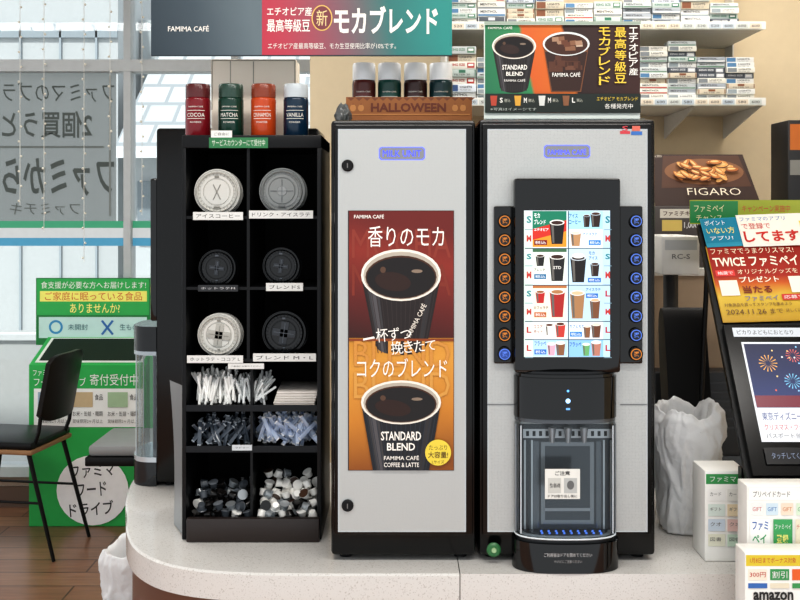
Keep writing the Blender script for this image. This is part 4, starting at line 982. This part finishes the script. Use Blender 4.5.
c.text('東京ディズニーリゾート',23,217,82,225,E('#1f3a7a'),.0); c.text('クリスマス・ファンタジー',23,229,78,235,E('#b8343a'),.0); c.text('パスポート当たる',23,238,66,243,E('#555555'),.0)
c.rect(18,252,150,268,E('#11141a',.3)); c.text('タッチしてください',24,257,64,263,E('#9aa8c8',.6),0)
emit(b,'tablet',R,label='black tablet showing a fireworks advertisement')
b=B(); d=2.5; b.pbox(690,200,812,224,d,.004,m('#a9b43a',.25)); c=CV(b,d); c.rect(690,201,738,223,m('#2f8f4e',.25)); c.text('キャンペーン実施中',742,205,790,212,m('#c2332f'),.0); c.text('ファミペイ',694,205,724,212,m('#f3f0c0'),.0); c.text('もれなくもらえる',744,215,788,220,m('#33603f'),.0); c.text('チャンス',696,215,722,221,m('#f3f0c0'),.0)
b.box(X(745,d),X(749,d),d+.004,d+.01,CZ+.001,Z(224,d),BL); b.box(X(725,d),X(770,d),d-.02,d+.05,CZ+.0005,CZ+.006,BL)
emit(b,'sign',label='yellow-green campaign strip sign on a thin post',cat='sign')
def cbox(name,a,b0,c0,e,d,dep,bg,lab,fn,cat='box',z0=None):
    b=B(); b.box(X(a,d),X(c0,d),d,d+dep,(CZ+.0008 if z0 is None else z0),Z(b0,d),m(bg,.4),.002); c=CV(b,d); c.l=2; fn(c); emit(b,name,label=lab,cat=cat)
def f1(c):
    c.rect(706,474,747,484,m('#3f9a58')); c.text('ファミマ',710,476.5,736,482,WT,0)
    for i in range(2):
        for j in range(4): c.rect(708+i*19,489+j*15,725+i*19,501+j*15,m([['#f4f4f0','#e8e8e0'],['#dce8e0','#e8d8b8'],['#cfdbe6','#e4c4bc'],['#e4e4d0','#c8dcc8']][j][i])); c.text(['カード','ギフト','クオ','図書'][j],710+i*19,492+j*15,721+i*19,496+j*15,m('#666666'),0)
cbox('card_rack',705,471,748,560,2.12,.09,'#f2f1ec','white rack of small printed cards under the display',f1,'rack')
def f2(c):
    c.rect(749,488,830,500,m('#f6f6f2')); c.text('プリペイドカード',753,491,790,497,m('#444444'),0); 
    for i in range(4): c.rect(751+i*15,503,763+i*15,515,m(['#e9ece9','#cfe0ea','#f0dcc8','#d8e8d0'][i])); c.text('GIFT',752.5+i*15,507,761.5+i*15,511,m(['#c2332f','#2f6fb0','#c8702a','#3f9a58'][i]),.0)
    c.rect(750,519,770,548,m('#f4f4f0')); c.text('ファミ',752,521,768,530,m('#2a5aa8'),.02); c.text('ペイ',752,534,766,543,m('#2a9a5a'),.02); c.rect(773,519,792,548,m('#3fa05e')); c.text('ファミペイ',774.5,524,790.5,529,WT,.0); c.text('登録',776,534,788,543,m('#f4f08a'),.02); c.rect(795,519,812,548,m('#e8e0c8')); c.text('チャージ',796,524,810,529,m('#c2332f'),.0)
cbox('gift_card_rack',747,486,830,572,1.93,.055,'#eceae4','white prepaid card rack with green and blue panels',f2,'rack',z0=.001)
def f3(c):
    c.rect(746,555,840,566,m('#e0c832',.3)); c.text('1月8日までボーナス対象',750,557.5,796,563,m('#c2332f'),.0)
    c.rect(748,569,767,580,m('#f2ead8')); c.rect(770,569,789,580,m('#3f9a58')); c.rect(792,569,812,580,m('#e8682a')); c.text('300円',749.5,572,765.5,577,m('#c2332f'),.0); c.text('割引',772,571,787,578,WT,.0)
    c.rect(748,583,767,588,m('#3a6fb8')); c.rect(770,583,789,588,m('#e8e0c8')); c.rect(792,583,812,588,m('#3f9a58'))
    c.text('amazon',753,591.5,793,600,m('#222222'),.03)
    for i in range(20):
        for j in range(4): c.rect(752+j*22,610+i*22,770+j*22,626+i*22,m(random.choice(['#e8682a','#3f9a58','#3a6fb8','#f0f0f0','#222222','#d9c23e']))); c.l-=1
cbox('gift_card_rack',745,553,840,600,1.86,.055,'#f0eee8','white floor-standing gift card rack with yellow strip',f3,'rack',z0=.001)
b=B(); d=3.2; b.box(X(788,d),X(840,d),d,d+.15,ztop+.001,Z(120,d),m('#1d1c1c',.4),.004)
c=CV(b,d); c.rect(790,124,838,150,m('#c8702a')); c.rect(790,160,838,175,m('#8a8a84')); emit(b,'counter_display',label='dark counter display with orange header',cat='display')

# ================= LIGHT / CAMERA =================
w=bpy.data.worlds.new('World'); sc.world=w; w.use_nodes=True
w.node_tree.nodes['Background'].inputs[0].default_value=(.93,.965,1,1); w.node_tree.nodes['Background'].inputs[1].default_value=1.0
def area(loc,sx,sy,pw,col=(1,1,1),rot=(0,0,0)):
    l=bpy.data.lights.new('ceiling_light','AREA'); l.shape='RECTANGLE'; l.size=sx; l.size_y=sy; l.energy=pw; l.color=col
    o=bpy.data.objects.new('ceiling_light',l); o.location=loc; o.rotation_euler=rot; COL.objects.link(o)
area((0.2,1.0,2.75),2.4,.3,32,(1,.97,.93)); area((0.3,2.9,2.75),2.4,.25,18,(1,.97,.93)); area((-2.0,3.4,2.75),1.8,.3,24,(1,.97,.93)); area((1.2,3.3,2.75),1.4,.3,11,(1,.93,.84))
sl_=bpy.data.lights.new('fill_sun','SUN'); sl_.energy=4.5; sl_.angle=.05; sl_.color=(1,.97,.92)  # sun added to brighten the building fronts and ground outside
so=bpy.data.objects.new('fill_sun',sl_); so.rotation_euler=Vector((-.12,-.55,.85)).to_track_quat('Z','Y').to_euler(); so.location=(0,0,8); COL.objects.link(so)
cam=bpy.data.cameras.new('camera'); cam.lens=45; cam.sensor_width=36; cam.shift_y=-.1125
co=bpy.data.objects.new('camera',cam); co.location=(0,0,EYE); co.rotation_euler=(math.radians(90),0,0); COL.objects.link(co); sc.camera=co
